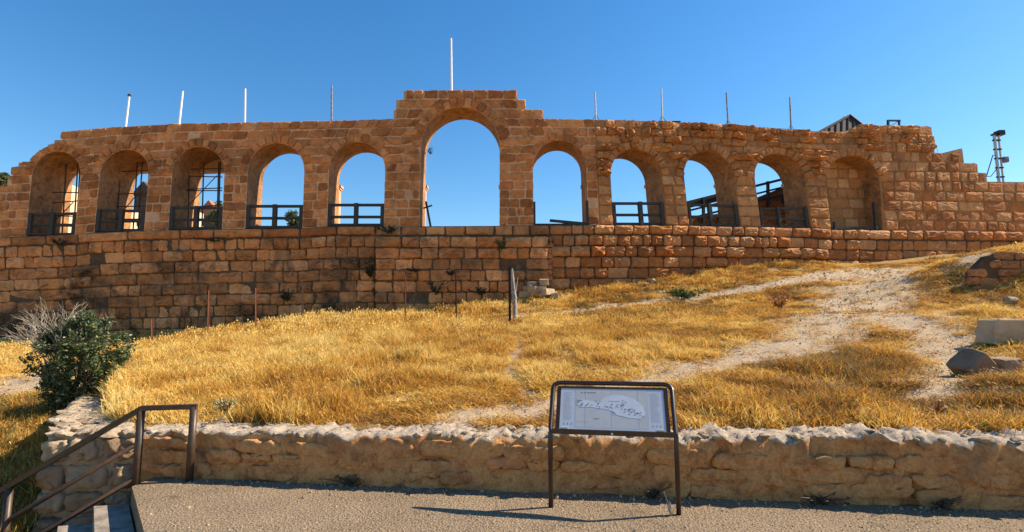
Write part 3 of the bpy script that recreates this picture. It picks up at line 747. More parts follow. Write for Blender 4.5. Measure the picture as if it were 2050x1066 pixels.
# rough stone wall running away on the left
sw = empty('rough_stone_wall', (-4.9, 6.5, 0), 'rubble topped stone wall running back from the handrail past the shrub', 'low wall')
tt = np.linspace(0, 1, 100); V = []; Fq = []
cum = np.linspace(0, 1, 6)
def edge_at(E, t): return np.array((np.interp(t, cum, E[:,0]), np.interp(t, cum, E[:,1])))
NPW = 14
for t in tt:
    a, c = edge_at(LE, t), edge_at(RE, t)
    zt = ZS if t < .75 else ZS+(t-.75)*1.2
    pr = [(0,-1.0),(0,-.4),(0,.1),(0,.38)]+[(k/7, None) for k in range(8)]+[(1,.3),(1,-.2)]
    for f_, z_ in pr:
        p = a*(1-f_)+c*f_
        z = zt if z_ is None else min(z_, zt-.05)
        V.append((p[0]+random.uniform(-.035,.035), p[1]+random.uniform(-.035,.035), z+random.uniform(-.03,.03)))
for i in range(len(tt)-1):
    for k in range(NPW-1): Fq.append((i*NPW+k, (i+1)*NPW+k, (i+1)*NPW+k+1, i*NPW+k+1))
Fq.append(tuple(range(NPW-1, -1, -1)))
mesh('wall_body', V, Fq, M_pal, sw, sw.location)
for k in range(250):
    t = random.random()**1.3; f_ = random.uniform(.02, .98); p = edge_at(LE, t)*(1-f_)+edge_at(RE, t)*f_
    zt = ZS if t < .75 else ZS+(t-.75)*1.2
    s = random.uniform(.10, .24); rock('top_stone', random.choice(PAL_R), M_pal, (p[0], p[1], zt+.0), (s*random.uniform(1,1.7), s*random.uniform(.8,1.1), s*.42), (random.uniform(-.25,.25), random.uniform(-.25,.25), random.uniform(-3,3)), sw)

WD = Vector((*(WING1-WING0), 0)); WLEN = WD.length; WD.normalize(); WNN = Vector((-WD.y, WD.x, 0))*-1
def wmp(a_, z_, w_): return tuple(Vector((*WING0, 0))+WD*a_+Vector((0,0,z_))+WNN*w_)
for z0, z1 in ((-.88,-.66),(-.63,-.40),(-.37,-.14),(-.11,.15),(.17,.42)):            # big lumpy stones of the wall's end beside the stairs
    x = -.02
    while x < WLEN-.1:
        wd = min(random.uniform(.20, .46), WLEN+.05-x)
        if z0 > -x*.66-.45: fine_stone('end_stone', [(x,z0),(x+wd,z0),(x+wd+random.uniform(-.04,.04),z1),(x+random.uniform(-.04,.04),z1)], wmp, M_fld, sw, random.uniform(.06,.11), .016, .15)
        x += wd
# ------------------------------------------------------------------ map sign
L0 = Vector((.353, 5.20, 0)); R0 = Vector((1.451, 4.996, 0)); SU = (R0-L0).normalized(); SWI = (R0-L0).length; SN = Vector((-SU.y, SU.x, 0))
sg = empty('map_sign', (L0+R0)/2, 'brown tube framed map panel standing in front of the low wall', 'sign')
BZ = .66; SL = (SN*.29+Vector((0,0,.425))); SLn = SL.normalized(); SLL = SL.length
def sp(a, c, h=0): return L0+SU*a+Vector((0,0,BZ))+SLn*c+SU.cross(SLn)*(h)      # h towards the viewer
pth = [L0-Vector((0,0,.05)), L0+Vector((0,0,BZ-.05)), L0+Vector((0,0,BZ-.01))+SLn*.01, sp(0,.04)]
rc = .07
for k in range(7):
    t = math.pi/2*k/6; pth.append(sp(rc-rc*math.cos(t), SLL-rc+rc*math.sin(t)))
for k in range(7):
    t = math.pi/2*k/6; pth.append(sp(SWI-rc+rc*math.sin(t), SLL-rc+rc*math.cos(t)))
pth += [sp(SWI,.04), R0+Vector((0,0,BZ-.01))+SLn*.01, R0+Vector((0,0,BZ-.05)), R0-Vector((0,0,.05))]
MB().tube(pth, .022, 12).build('frame', M_brown, sg, smooth=True)
b = MB(); b.beam(sp(.0,.015), sp(SWI,.015), .035, .045); b.build('lower_bar', M_brown, sg)
for a_ in (.062, SWI-.062): MB().beam(sp(a_,.03), sp(a_,SLL-.062), .035, .03, up=SU.cross(SLn)).build('side_bar', M_brown, sg)
MB().beam(sp(.045,SLL-.055), sp(SWI-.045,SLL-.055), .022, .03).build('upper_bar', M_brown, sg)
pa, pb, pc, pd = .082, SWI-.082, .035, SLL-.068
b = MB(); b.add([sp(pa,pc,.0),sp(pb,pc,.0),sp(pb,pd,.0),sp(pa,pd,.0),sp(pa,pc,.012),sp(pb,pc,.012),sp(pb,pd,.012),sp(pa,pd,.012)], [(3,2,1,0),(4,5,6,7),(0,1,5,4),(1,2,6,5),(2,3,7,6),(3,0,4,7)])
pn = b.build('map_panel', M_paper, sg)
PWi, PHe = pb-pa, pd-pc
def pq(B, x0, y0, x1, y1, h): # rectangle in panel fractions, y up
    B.add([sp(pa+x0*PWi,pc+y0*PHe,h),sp(pa+x1*PWi,pc+y0*PHe,h),sp(pa+x1*PWi,pc+y1*PHe,h),sp(pa+x0*PWi,pc+y1*PHe,h)], [(0,1,2,3)])
def poly_on(B, pts, h): B.add([sp(pa+x*PWi, pc+y*PHe, h) for x, y in pts], [tuple(range(len(pts)))])
tint = MB(); tan = MB(); ink = MB(); inkp = MB()
for x0, y0, x1, y1 in ((.15,.04,.235,.97),(.245,.04,.49,.97),(.50,.04,.745,.97),(.755,.04,.84,.97)): pq(tan, x0,y0,x1,y1,.0125)
poly_on(tint, [(.16,.60),(.20,.72),(.30,.70),(.37,.66),(.44,.80),(.52,.86),(.62,.84),(.72,.76),(.80,.60),(.82,.40),(.78,.28),(.66,.30),(.55,.36),(.50,.46),(.42,.50),(.30,.54),(.20,.53)], .0135)
for side in ((.035,.125),(.875,.965)):
    y = .90
    while y > .22:
        pq(inkp, side[0]+random.uniform(0,.004), y, side[0]+random.uniform(.05,.088), y+.010, .0135); y -= .024
    for k in range(3): pq(ink, side[0]+.005+k*.036, .095, side[0]+.011+k*.036, .145, .0135)
for k in range(5): pq(ink, .20+k*.032, .895, .20+k*.032+random.uniform(.016,.027), .910, .0135)
for k in range(5): pq(ink, .47+k*.022, .685, .47+k*.022+random.uniform(.010,.019), .697, .0145)
for k in range(3): pq(ink, .33+k*.018, .255, .33+k*.018+.014, .268, .0135)
for k in range(7): pq(inkp, .165+k*.016, .175, .165+k*.016+.012, .184, .0135)
pq(inkp, .498,.04,.4995,.97,.0130); pq(inkp, .244,.04,.2455,.97,.0130); pq(inkp, .748,.04,.7495,.97,.0130); pq(inkp, .843,.04,.8445,.97,.0130); pq(inkp, .143,.04,.1445,.97,.0130)
rs = random.Random(3)
for cx, cy, n, sx, sy in ((.185,.635,16,.03,.07),(.27,.60,6,.05,.03),(.375,.60,12,.035,.10),(.47,.53,8,.03,.04),(.56,.58,16,.06,.06),(.62,.66,9,.03,.06),(.66,.47,22,.07,.05),(.72,.40,12,.06,.04),(.52,.40,4,.02,.05),(.80,.33,2,.01,.01)):
    for _ in range(n):
        x, y = cx+rs.uniform(-sx,sx), cy+rs.uniform(-sy,sy); an = rs.choice((.5,-.6,0)); l = rs.uniform(.006,.020); w2 = rs.uniform(.008,.018)
        dx, dy = l*math.cos(an)/2, l*math.sin(an)*2.2/2
        poly_on(ink, [(x-dx,y-dy-w2/2),(x+dx,y+dy-w2/2),(x+dx,y+dy+w2/2),(x-dx,y-dy+w2/2)], .0146)
for Bq, mm in ((tan,M_tan),(tint,M_map),(inkp,M_inkp),(ink,M_ink)): Bq.build('map_print', mm, pn)['kind'] = 'stuff'
for a_ in (.13, SWI-.13): MB().beam(sp(a_-.03,.042,.016), sp(a_+.03,.042,.016), .012, .014).build('clip', M_steel, sg)
MB().tube([sp(SWI/2,-.012,.026), sp(SWI/2,-.012,.04)], .009, 8).build('bolt', M_steel, sg)
# dead stalk at the foot of the sign's right leg
b = MB(); c0 = R0+Vector((-.07,-.02,0))
for k in range(9):
    an = random.uniform(0,6.28); b.tube([c0, c0+Vector((math.cos(an)*.04,math.sin(an)*.04,random.uniform(.05,.12)))], [.005,.002], 5)
b.tube([c0, c0+Vector((-.02,.0,.10)), c0+Vector((-.055,.02,.19))], [.007,.006,.004], 6)
tag(b.build('dry_stalk', M_twig), 'dry pale weed stalk at the right foot of the map sign', 'weed')

# ------------------------------------------------------------------ handrail
hr = empty('handrail', (-3.9, 5.94, 0), 'brown steel handrail with three rails sloping down beside the stairs', 'handrail')
p1 = Vector((-3.43, 6.06, 0)); p2 = Vector((-3.915, 5.94, 0)); hd = Vector((-.998,-.05,0)); slope = -.61
def rail_pt(t, z): return p2+hd*t+Vector((0,0,z+slope*t*(1 if t > 0 else 0)))
TOPZ = .775
MB().tube([p1-Vector((0,0,.05)), p1+Vector((0,0,TOPZ))], .038, 14).build('post', M_rail, hr, smooth=True)
MB().tube([p2-Vector((0,0,.15)), p2+Vector((0,0,TOPZ-.02))], .038, 14).build('post', M_rail, hr, smooth=True)
q3 = rail_pt(1.26, 0); MB().tube([Vector((q3.x,q3.y,-1.1)), rail_pt(1.26, TOPZ-.02)], .038, 14).build('post', M_rail, hr, smooth=True)
q4 = rail_pt(2.2, 0); MB().tube([Vector((q4.x,q4.y,-1.6)), rail_pt(2.2, TOPZ-.02)], .038, 14).build('post', M_rail, hr, smooth=True)
MB().beam(p1+Vector((.03,.01,TOPZ)), p2+Vector((0,0,TOPZ)), .07, .05).build('top_rail', M_rail, hr)
MB().beam(p2+Vector((.01,0,TOPZ)), rail_pt(2.3, TOPZ), .07, .05).build('top_rail', M_rail, hr)
for z in (.42, .07): MB().tube([rail_pt(0.0, z), rail_pt(2.2, z)], .025, 12).build('lower_rail', M_rail, hr, smooth=True)

# ------------------------------------------------------------------ wooden barriers in the arches
def wbeam(B, s0, y0, s1, y1, th, w_): B.beam(A(s0,y0,w_), A(s1,y1,w_), th, th)
def barrier(i, label, rails, posts, w_=.12, th=.13):
    a = ARCH[i]; c = A(a.c, sill(a.c), w_)
    o = empty('timber_barrier', c, label, 'barrier', 'timber barriers in the arches')
    for s0, y0, s1, y1 in rails: b = MB(); wbeam(b, s0, y0, s1, y1, th, w_); b.build('rail', M_wood, o)
    for s, y0, y1, t in posts: b = MB(); wbeam(b, s, y0, s, y1, t, w_-.05); b.build('post', M_wood, o)
    return o
def std(i, label, dy, tilt=0, mid=.5, cz=None):
    a = ARCH[i]; sy = sill(a.c); l, r = a.l+2, a.r-2; m_ = l+(r-l)*mid
    rails = [(l, sy-dy[0]+tilt, r, sy-dy[0]-tilt), (l, sy-dy[1]-tilt*.5, r, sy-dy[1]+tilt*.5), (l, sy-3, r, sy-3)]
    barrier(i, label, rails, [(l+2, sy, sy-dy[0]-2, .16), (m_, sy, sy-dy[0]-3, .20), (r-2, sy, sy-dy[0]-2, .16)])
std(0, 'dark timber barrier across the leftmost arch of the arcade', (43,22), 1.5)
std(1, 'dark timber barrier across the second arch from the left', (42,21), -1)
std(2, 'dark timber barrier across the third arch from the left', (44,20))
std(3, 'dark timber barrier in the arch with a tree top behind', (45,21))
std(4, 'dark timber barrier in the arch just left of the middle gate', (43,19))
a = ARCH[6]; barrier(6, 'broken barrier with a fallen rail right of the middle gate', [(a.l+33,441,a.r-1,448),(a.l,450,a.r,450)], [(a.l+2,452,404,.12),(a.r-1,452,402,.14),(a.l+62,450,445,.16)])
std(7, 'dark timber barrier in the first arch of the rubble arcade', (44,21), 0, .55)
std(8, 'dark timber barrier in the arch before the wooden ramp', (42,20), -1.5, .45)
std(9, 'dark timber barrier in the arch before the rubble bank', (39,18), 1.5, .40)
a = ARCH[10]; barrier(10, 'low dark timber in the blind last arch', [(a.l+4,456,a.r-4,456)], [(a.r-12,460,405,.16),(a.l+10,460,444,.14)])
tl = empty('leaning_stake', A(858,452,.4), 'dark wooden stake with crosspiece leaning in the middle gate', 'stake')
b = MB(); b.beam(A(860,452,.4), A(849,400,.45), .09); b.build('shaft', M_wood, tl)
b = MB(); b.beam(A(844,414,.42), A(862,408,.42), .07); b.build('crosspiece', M_wood, tl)

# ------------------------------------------------------------------ poles on the wall top
def top_pole(bx, by, tx, ty, r, m, label, extra=None, w_=.9):
    p0 = Vector(W(bx, by+6, 0, w_)); p1 = Vector(W(tx, ty, 0, w_))
    o = empty('thin_pole', p0, label, 'pole', 'thin poles along the wall top')
    MB().tube([p0, p0.lerp(p1,.5), p1], [r, r*.95, r*.8], 8).build('shaft', m, o)
    if extra == 'cap': MB().tube([p1, p1+Vector((0,0,.10))], r*1.6, 8).build('cap', M_dkst, o)
    if extra == 'foot':
        b = MB()
        b.box(p0+Vector((.25,0,.02)), (1.5,.3,.05)); b.build('base_plate', M_dkst, o)
    if extra in ('foot','stay'):
        b = MB()
        for d in (-.22,.22): b.tube([p0+Vector((d,0,0)), p0+Vector((0,0,.45))], .012, 6)
        b.build('stay', M_dkst, o)
top_pole(251,252,259,193,.055,M_white,'white leaning pole at far left of the wall top with dark tip','cap')
top_pole(358,247,366,183,.060,M_white,'white leaning pole above the third arch')
top_pole(490,243,491,178,.055,M_white,'white upright pole between third and fourth arches')
top_pole(664,241,664,171,.055,M_grey,'dark banded pole left of the middle gate')
top_pole(904,180,903,77,.060,M_white,'tall white pole on top of the middle gate')
top_pole(1193,238,1191,184,.050,M_steel,'grey pole with splayed stay right of the middle gate','stay')
top_pole(1326,240,1324,177,.050,M_steel,'grey pole on a base plate above the rubble arcade near the gate','foot')
top_pole(1458,248,1454,186,.052,M_grey,'dark spotted pole on a base plate leaning left','foot')
top_pole(1584,257,1581,195,.052,M_grey,'dark pole with splayed stay left of the shelter roof','stay')

# mast with floodlight
mp0 = Vector(W(2002, 385, 0, 3.2)); mp1 = Vector(W(1990, 270, 0, 3.2)); up = (mp1-mp0); sx = Vector((1,0,0))
ms = empty('lamp_mast', mp0, 'steel twin pole mast with lamp and bracket behind the stepped wall', 'mast')
MB().tube([mp0, mp1], .10, 8).build('mast_pole', M_steel, ms); MB().tube([mp0+sx*.33, mp1+sx*.33-up*.02], .07, 8).build('mast_pole', M_steel, ms)
for k in range(6): MB().box(mp0+up*(.10+.16*k)+sx*.14, (.55,.16,.10)).build('clamp', M_black, ms)
b = MB(); b.box(mp1+sx*.42+Vector((0,0,.10)), (.46,.5,.36)); b.box(mp1+sx*.05, (.4,.3,.12)); b.build('lamp_head', M_black, ms)
MB().box(mp0+up*.56+sx*.62, (.36,.3,.40)).build('junction_box', M_grey, ms)
b = MB(); q = mp0+up*.64; b.tube([q, q+Vector((-.25,0,0)), q+Vector((-1.0,0,-1.9))], .035, 6); q2 = mp0+up*.42; b.tube([q2, q2+Vector((-.55,0,-.65)), q2+Vector((-1.9,0,-.70))], .03, 6); b.build('bracket', M_black, ms)

# hipped shelter roof and small frame on the wall top
def PD(px, py, D): return Vector(T(px, py, D))
sh = empty('shelter', PD(1690,262,37), 'dark wooden shelter with hipped roof behind the wall top', 'shelter')
ap, e0, e1 = PD(1701,232,38), PD(1637,266,36.6), PD(1745,266,36.6)
e2, e3, ap2 = PD(1645,262,40.5), PD(1752,262,40.5), PD(1690,234,39)
mesh('roof', [e0,e1,e3,e2,ap,ap2], [(0,1,4),(1,3,4),(3,2,5),(3,5,4),(2,0,4,5)][:0]+[(0,1,4),(1,2,5,4),(2,3,5),(3,0,4,5)], M_hutr, sh)
b = MB()
for k in range(1,9):
    f_ = k/9; base = e0.lerp(e1,f_); tp_ = (e0.lerp(ap,min(1,f_*1.69)) if f_ < .59 else ap.lerp(e1,(f_-.59)/.41)); b.beam(base+Vector((0,-.05,0)), tp_+Vector((0,-.05,0)), .07)
b.build('rafter', M_wood, sh)
b = MB(); b.beam(e0+Vector((0,-.06,0)), ap+Vector((0,-.06,.02)), .14); b.beam(ap+Vector((0,-.06,.02)), e1+Vector((0,-.06,0)), .14); b.build('ridge_board', M_wood, sh)
for x in (1650,1740):
    p = PD(x,270,37.5); MB().beam(p, p-Vector((0,0,6)), .2).build('post', M_wood, sh)
fr = empty('pipe_frame', W(1788,250,.8), 'small black metal frame on top of the stepped wall', 'frame')
q0, q1, q2, q3 = (Vector(W(x,y+2,0,.8)) for x, y in ((1778,253),(1778,240),(1800,240),(1800,253)))
MB().beam(q0,q1,.12).build('upright', M_black, fr); MB().beam(q3,q2,.10).build('upright', M_black, fr); MB().beam(q1+Vector((-.06,0,0)),q2+Vector((.06,0,0)),.10).build('crossbar', M_black, fr); MB().tube([q0+Vector((.1,0,.02)),q2],.02,6).build('brace', M_black, fr)
cb = MB(); ca, cb_ = Vector(W(1868,255,.2)), Vector(W(1885,306,.2)); cb.tube([ca, ca.lerp(cb_,.5)+Vector((.05,0,-.15)), cb_], .02, 5)
tag(cb.build('hanging_cable', M_steel), 'thin pale cable hanging off the corner of the stepped wall', 'cable')

# ------------------------------------------------------------------ behind the arches
def pipe(o, pts, r=.035, m=None): return MB().tube(pts, r, 6).build('pipe', m or M_scaf, o)
for (i, lab, vs, hs) in ((0,'rusty pipe scaffolding behind the leftmost arch',(101,124,147,152),(387,405,432,452)),(1,'rusty pipe scaffolding behind the second arch from the left',(233,266,276,291),(345,387,412,440)),(2,'dark pipe scaffolding behind the third arch from the left',(376,404,434,437),(341,352,377,384,413))):
    a = ARCH[i]; o = empty('scaffold', A(a.c, sill(a.c), 4.4), lab, 'scaffold', 'pipe scaffolding behind the left arches')
    for v in vs: pipe(o, [W(v, sill(a.c)+4, 0, 1.45), W(v+ (9 if i < 2 else 4), 325, 0, 1.45)])
    for k, h in enumerate(hs): pipe(o, [W(vs[0]-3, h+random.uniform(-3,3), 0, 1.38), W(vs[-1]+8, h+random.uniform(-3,4), 0, 1.38)], .03, M_rust if k == 1 else None)
    pipe(o, [W(vs[0], hs[-1], 0, 1.33), W(vs[2], hs[1], 0, 1.33)], .025)
# side walls of the deep stalls behind the three left arches
for i, dep, hh, lab in ((0,1.15,1.0,'stall wall behind the leftmost arch with sun patches put in as cream'),(1,.62,.55,'stall wall behind the second arch with a sun patch put in as cream'),(2,.55,.50,'stall wall behind the third arch with a sun patch put in as cream')):
    a = ARCH[i]; o = empty('stall_wall', A(a.l, sill(a.l), 3), lab, 'stall wall')
    q = Vector(A(a.l, sill(a.l)+2, 2.62)); H_ = (A(a.l, 345, 2.62)[2]-q.z)
    prof = [(0,0),(dep,0),(dep,H_*.52*hh),(dep*.8,H_*.55*hh),(dep*.72,H_*.72*hh),(dep*.98,H_*.78*hh),(dep*.9,H_*hh),(0,H_*hh)]  # outline and cream colour imitate patches of sun on brown side walls
    n = len(prof); V = [(q.x-.5, q.y+d, q.z+h) for d, h in prof]+[(q.x-.01, q.y+d, q.z+h) for d, h in prof]
    Fc = [tuple(range(n)), tuple(range(2*n-1, n-1, -1))]+[(k, (k+1) % n, n+(k+1) % n, n+k) for k in range(n)]
    mesh('sun_patch_wall', V, Fc, M_crm, o)
    b = MB(); P = [A(x, y, w_) for w_ in (2.15, 2.58) for x, y in ((a.l-3,322),(a.r+3,318),(a.r+3,a.yc-6),(a.l-3,a.yc-6))]
    b.add(P, [(0,1,2,3),(7,6,5,4),(0,4,5,1),(1,5,6,2),(2,6,7,3),(3,7,4,0)]); b.build('rear_lintel', M_mor, wl)
def house(name, lab, cat, px0, px1, pyt, D, dep, m, roofm=None, roofh=0.0, wins=()):
    p0, p1 = PD(px0, pyt, D), PD(px1, pyt, D); zb = 6.0; zt = p0.z
    o = empty(name, ((p0.x+p1.x)/2, D, zb), lab, cat)
    b = MB(); b.box(((p0.x+p1.x)/2, D+dep/2, (zb+zt)/2), (p1.x-p0.x, dep, zt-zb)); b.build('wall', m, o)
    if roofm:
        x0, x1 = p0.x-.3, p1.x+.3; xm = (x0+x1)/2
        mesh('roof', [(x0,D-.3,zt),(x1,D-.3,zt),(x1,D+dep+.3,zt),(x0,D+dep+.3,zt),(xm,D-.3,zt+roofh),(xm,D+dep+.3,zt+roofh)], [(0,1,4),(2,3,5),(1,2,5,4),(3,0,4,5),(0,3,2,1)], roofm, o)
    for wx, wz, ww, wh in wins:
        f_ = MB().box((p0.x+wx, D-.03, zb+wz), (ww, .1, wh)).build('window', M_glass, o)
    return o
house('hut', 'dark hut with peaked roof seen through the second arch', 'hut', 272, 306, 392, 50, 5, M_hutw, M_hutr, 1.3, ((.7,3.2,.5,.8),))
house('house', 'house with red tiled roof seen through the third arch', 'house', 396, 440, 434, 66, 7, M_hutw, M_tile, 2.0, ((.8,2.2,.6,.8),(1.9,2.2,.6,.8)))
house('house', 'cream building at the left edge beyond the broken wall end', 'house', -120, 10, 362, 55, 8, M_crm, None, 0, ((4.2,7.5,.8,1.2),(1.6,7.5,.8,1.2)))
def leafcards(rs, n, cen, rad, size, flat=1.0, hollow=.45):
    V = []; Fc = []
    for _ in range(n):
        d = Vector((rs.gauss(0,1), rs.gauss(0,1), rs.gauss(0,1))).normalized(); r = (hollow+(1-hollow)*rs.random())
        p = Vector(cen)+Vector((d.x*rad[0]*r, d.y*rad[1]*r, d.z*rad[2]*r))
        a = Vector((rs.gauss(0,1), rs.gauss(0,1), rs.gauss(0,.7))).normalized(); c = a.cross(Vector((rs.gauss(0,1),rs.gauss(0,1),rs.gauss(0,1)))).normalized()
        s = size*rs.uniform(.6,1.4); k = len(V)
        V += [p-a*s, p-c*s*.42, p+a*s, p+c*s*.42]; Fc.append((k,k+1,k+2,k+3))
    return V, Fc
def far_tree(px, py, D, rad, lab):
    p = PD(px, py, D); o = empty('tree', (p.x, p.y, 6.2), lab, 'tree'); rs = random.Random(int(px))
    V = []; Fc = []
    for k in range(14):
        c = p+Vector((rs.uniform(-.7,.7)*rad, rs.uniform(-.7,.7)*rad, rs.uniform(-.9,.55)*rad)); v, f_ = leafcards(rs, 130, c, (rad*.42,)*3, .17, hollow=.3); n = len(V); V += v; Fc += [tuple(i+n for i in q) for q in f_]
    mesh('crown', V, Fc, M_shrub, o)
    b = MB(); b.tube([(p.x,p.y,5.8),(p.x+.1,p.y,p.z-rad*.6),(p.x,p.y,p.z+.2)], [.3,.22,.08], 7)
    for k in range(5): b.tube([(p.x,p.y,p.z-rad*.6), (p.x+rs.uniform(-.7,.7)*rad, p.y+rs.uniform(-.7,.7)*rad, p.z+rs.uniform(-.2,.5)*rad)], [.12,.04], 5)
    b.build('trunk', M_bark, o)
far_tree(592, 446, 52, 1.5, 'round green tree seen through the fourth arch'); far_tree(6, 362, 48, 1.1, 'green tree top at the left edge beyond the wall end'); far_tree(448, 420, 60, 1.6, 'dark tree beside the red roofed house')
# wooden ramp behind the right arches
rp = empty('wooden_ramp', W(1480, 455, 6), 'dark timber ramp with railing climbing behind the right arches', 'ramp')
def RP(px, py, w_=5.0): return Vector(W(px, py, 0, w_))
for (a0, a1, th) in (((1372,408),(1640,341),.16),((1372,424),(1640,357),.12),((1372,440),(1640,373),.12)): MB().beam(RP(*a0), RP(*a1), th).build('rail', M_wood, rp)
for k in range(9):
    f_ = k/8; x = 1376+f_*258; y = 407-f_*64.5; MB().beam(RP(x,y-3,4.95), RP(x,y+50,4.95), .16).build('post', M_wood, rp)
b = MB(); P = [RP(1372,404),RP(1444,386),RP(1444,402),RP(1372,418)]; b.add([*P,*[p+Vector((0,.12,0)) for p in P]], [(0,1,2,3),(7,6,5,4),(0,4,5,1),(1,5,6,2),(2,6,7,3),(3,7,4,0)]); b.build('board', M_wood, rp)
rk = empty('rubble_bank', W(1500, 458, 5.5), 'dark rubble wall under the timber ramp behind the arches', 'wall')
V = []; Fc = []
prof = [(1366,436),(1440,428),(1500,402),(1560,378),(1640,356),(1640,466),(1366,466)]
n = len(prof); V = [RP(x,y,5.3) for x,y in prof]+[RP(x,y,7.0) for x,y in prof]
mesh('core', V, [tuple(range(n-1,-1,-1)), tuple(range(n,2*n))]+[(k,(k+1)%n,n+(k+1)%n,n+k) for k in range(n)], M_jnt, rk)
for k in range(7):
    row(rk, M_rub, 'stone', (lambda s, k=k: 460-k*15), (lambda s, k=k: 445-k*15), 1372, 1636, 18, 34, dict(RUB, proud=.1), off=5.3, usesil=False, shr=False, irregular=1.2, skip=lambda s, y: y < np.interp(s, [1366,1440,1500,1560,1640],[436,428,402,378,356])+6)

# ------------------------------------------------------------------ fence posts on the grass crest
for px, y0, y1, m, lab in ((305,640,690,M_rust,'faint rusty fence post by the green weed patch'),(417,582,655,M_rust,'red rusty fence post left of the grass crest'),(513,577,645,M_rust,'bright red rusty fence post second along the crest'),(606,568,648,M_dkst,'dark thin fence post left of the bastion'),(707,566,650,M_dkst,'dark thin fence post at the bastion corner'),(812,553,646,M_rust,'brown fence post before the bastion near bright grass'),(914,548,645,M_dkst,'dark fence post beside the small pink rock'),(1021,535,628,M_dkst,'thick black fence post beside the pale broken post')):
    D = 20.6 if px > 350 else 22; gxx = T(px, y1, D); z = hz(gxx[0], D); top = Vector(T(px+random.uniform(-2,2), y0, D)); bot = Vector((gxx[0], D, min(z, top.z-.3)-.15))
    b = MB(); r = .046 if px < 1000 else .075
    B_ = MB(); B_.beam(bot, top, r*1.6, r*.35); B_.beam(bot+Vector((0,r*.7,0)), top+Vector((0,r*.7,0)), r*.35, r*1.2)
    tag(B_.build('fence_post', m, None, bot), lab, 'fence post', 'thin metal fence posts on the crest')
pb0 = Vector(T(1031,622,21.6)); pt0 = Vector(T(1025,538,21.6))
o = empty('broken_post', pb0, 'pale weathered split timber post beside the black fence post', 'post')
MB().tube([pb0-Vector((0,0,.3)), pb0.lerp(pt0,.3)+Vector((.02,0,0)), pb0.lerp(pt0,.7)-Vector((.02,0,0)), pt0], [.095,.09,.085,.04], 9).build('shaft', simple_mat('bleached_timber', (.36,.33,.30), .9, .5, 9, bd=.01), o)
MB().tube([pb0.lerp(pt0,.45)+Vector((.08,0,0)), pb0.lerp(pt0,.8)+Vector((.22,0,0))], [.03,.01], 6).build('splinter', M_twig, o)

# ------------------------------------------------------------------ stones lying about
def on_ground(px, py): q = ground_at(px, py); return Vector((q[0], q[1], hz(*q)))
def boulder(name, px, py, sc, rot, me, lab, cat='rock', sink=.1, loc=None):
    p = loc or on_ground(px, py); o = rock(name, me, M_fld, p+Vector((0,0,sc[2]*.5-sink)), sc, rot); return tag(o, lab, cat)
BRN = with_mat(BLK, stone_mat('brown_block', [(0.30,0.19,0.115),(0.36,0.24,0.15)], .3, scale=2, bdist=.02))
q = on_ground(1950,750); boulder('boulder', 0,0, (.40,.37,.38), (.25,.72,.3), BRN[0], 'tilted brown squared boulder on the right slope', loc=q, sink=.09)
q = on_ground(2008,748); boulder('boulder', 0,0, (.36,.32,.26), (.05,-.06,.2), BRN[1], 'flat topped brown boulder right of the tilted one', loc=q, sink=.05)
q = on_ground(2042,688); boulder('stone_block', 0,0, (1.2,.5,.46), (.02,.03,-.08), FLD_B[2], 'long pale topped building block at the right edge', 'stone block', loc=q, sink=.05)
for px, py, s, lab in ((895,648,.26,'small pink rock at the foot of the fence posts'),(1306,570,.42,'pale flat rock leaning on the low orange wall'),(1228,572,.2,'small pale stone in the grass by the orange wall'),(2022,612,.42,'white rock near the dry stone wall'),(2030,624,.25,'small white rock below the other near the dry stone wall'),(440,860,.2,'pale stone on the grass edge by the low wall')):
    boulder('rock', px, py, (s*1.3,s,s*.8), rr_(.4), random.choice(PAL_R), lab, sink=.03)
for k, (px, py, s) in enumerate(((1052,590,.42),(1075,580,.55),(1095,588,.45),(1068,570,.38),(1088,566,.42),(1108,592,.35),(1058,577,.34))):
    p = Vector(T(px, py, 26.6)); z = hz(p.x, 26.6); rock_o = rock('fallen_stone', random.choice(FLD_B), M_fld, (p.x, 26.6-(k%3)*.25, max(p.z, z)), (s*1.4,s,s*.7), rr_(.3))
    tag(rock_o, ['dark rounded fallen stone at the left of the heap by the bastion corner','biggest fallen stone in the middle of the heap by the bastion corner','fallen stone under the bastion corner edge','upper left fallen stone of the heap by the bastion','topmost fallen stone of the heap against the bastion','rightmost fallen stone of the heap by the bastion','small fallen stone between others of the bastion heap'][k], 'rock', 'fallen stones by the bastion corner')
# dry stone wall on the right bank
dw = empty('dry_stone_wall', T(2040, 590, 19.3), 'low dry stone wall in shade holding the grassy bank at right', 'dry stone wall')
def dmp(a_, b_, w_): p = T(a_, b_, 19.3); return (p[0], p[1]+w_, p[2])
V = [dmp(x,y,w_) for w_ in (0,.25) for x, y in ((1944,545),(1975,513),(2000,507),(2260,503),(2260,620),(1944,620))]
mesh('core', V, [(5,4,3,2,1,0),(6,7,8,9,10,11)]+[(k,(k+1)%6,6+(k+1)%6,6+k) for k in range(6)], M_drk, dw)
for k in range(6):
    x = 1948-random.uniform(0,10)
    while x < 2240:
        wd = random.uniform(20,42); y0, y1 = 606-k*17, 589-k*17
        lim = np.interp(x+wd/2, [1944,1975,2000,2260],[545,513,507,503])
        if y1 > lim-4: stone('stone', [(x,y0),(x+wd,y0+random.uniform(-2,2)),(x+wd,y1+random.uniform(-2,2)),(x,y1)], dmp, M_wal, dw, **dict(BASE, proud=.07))
        x += wd

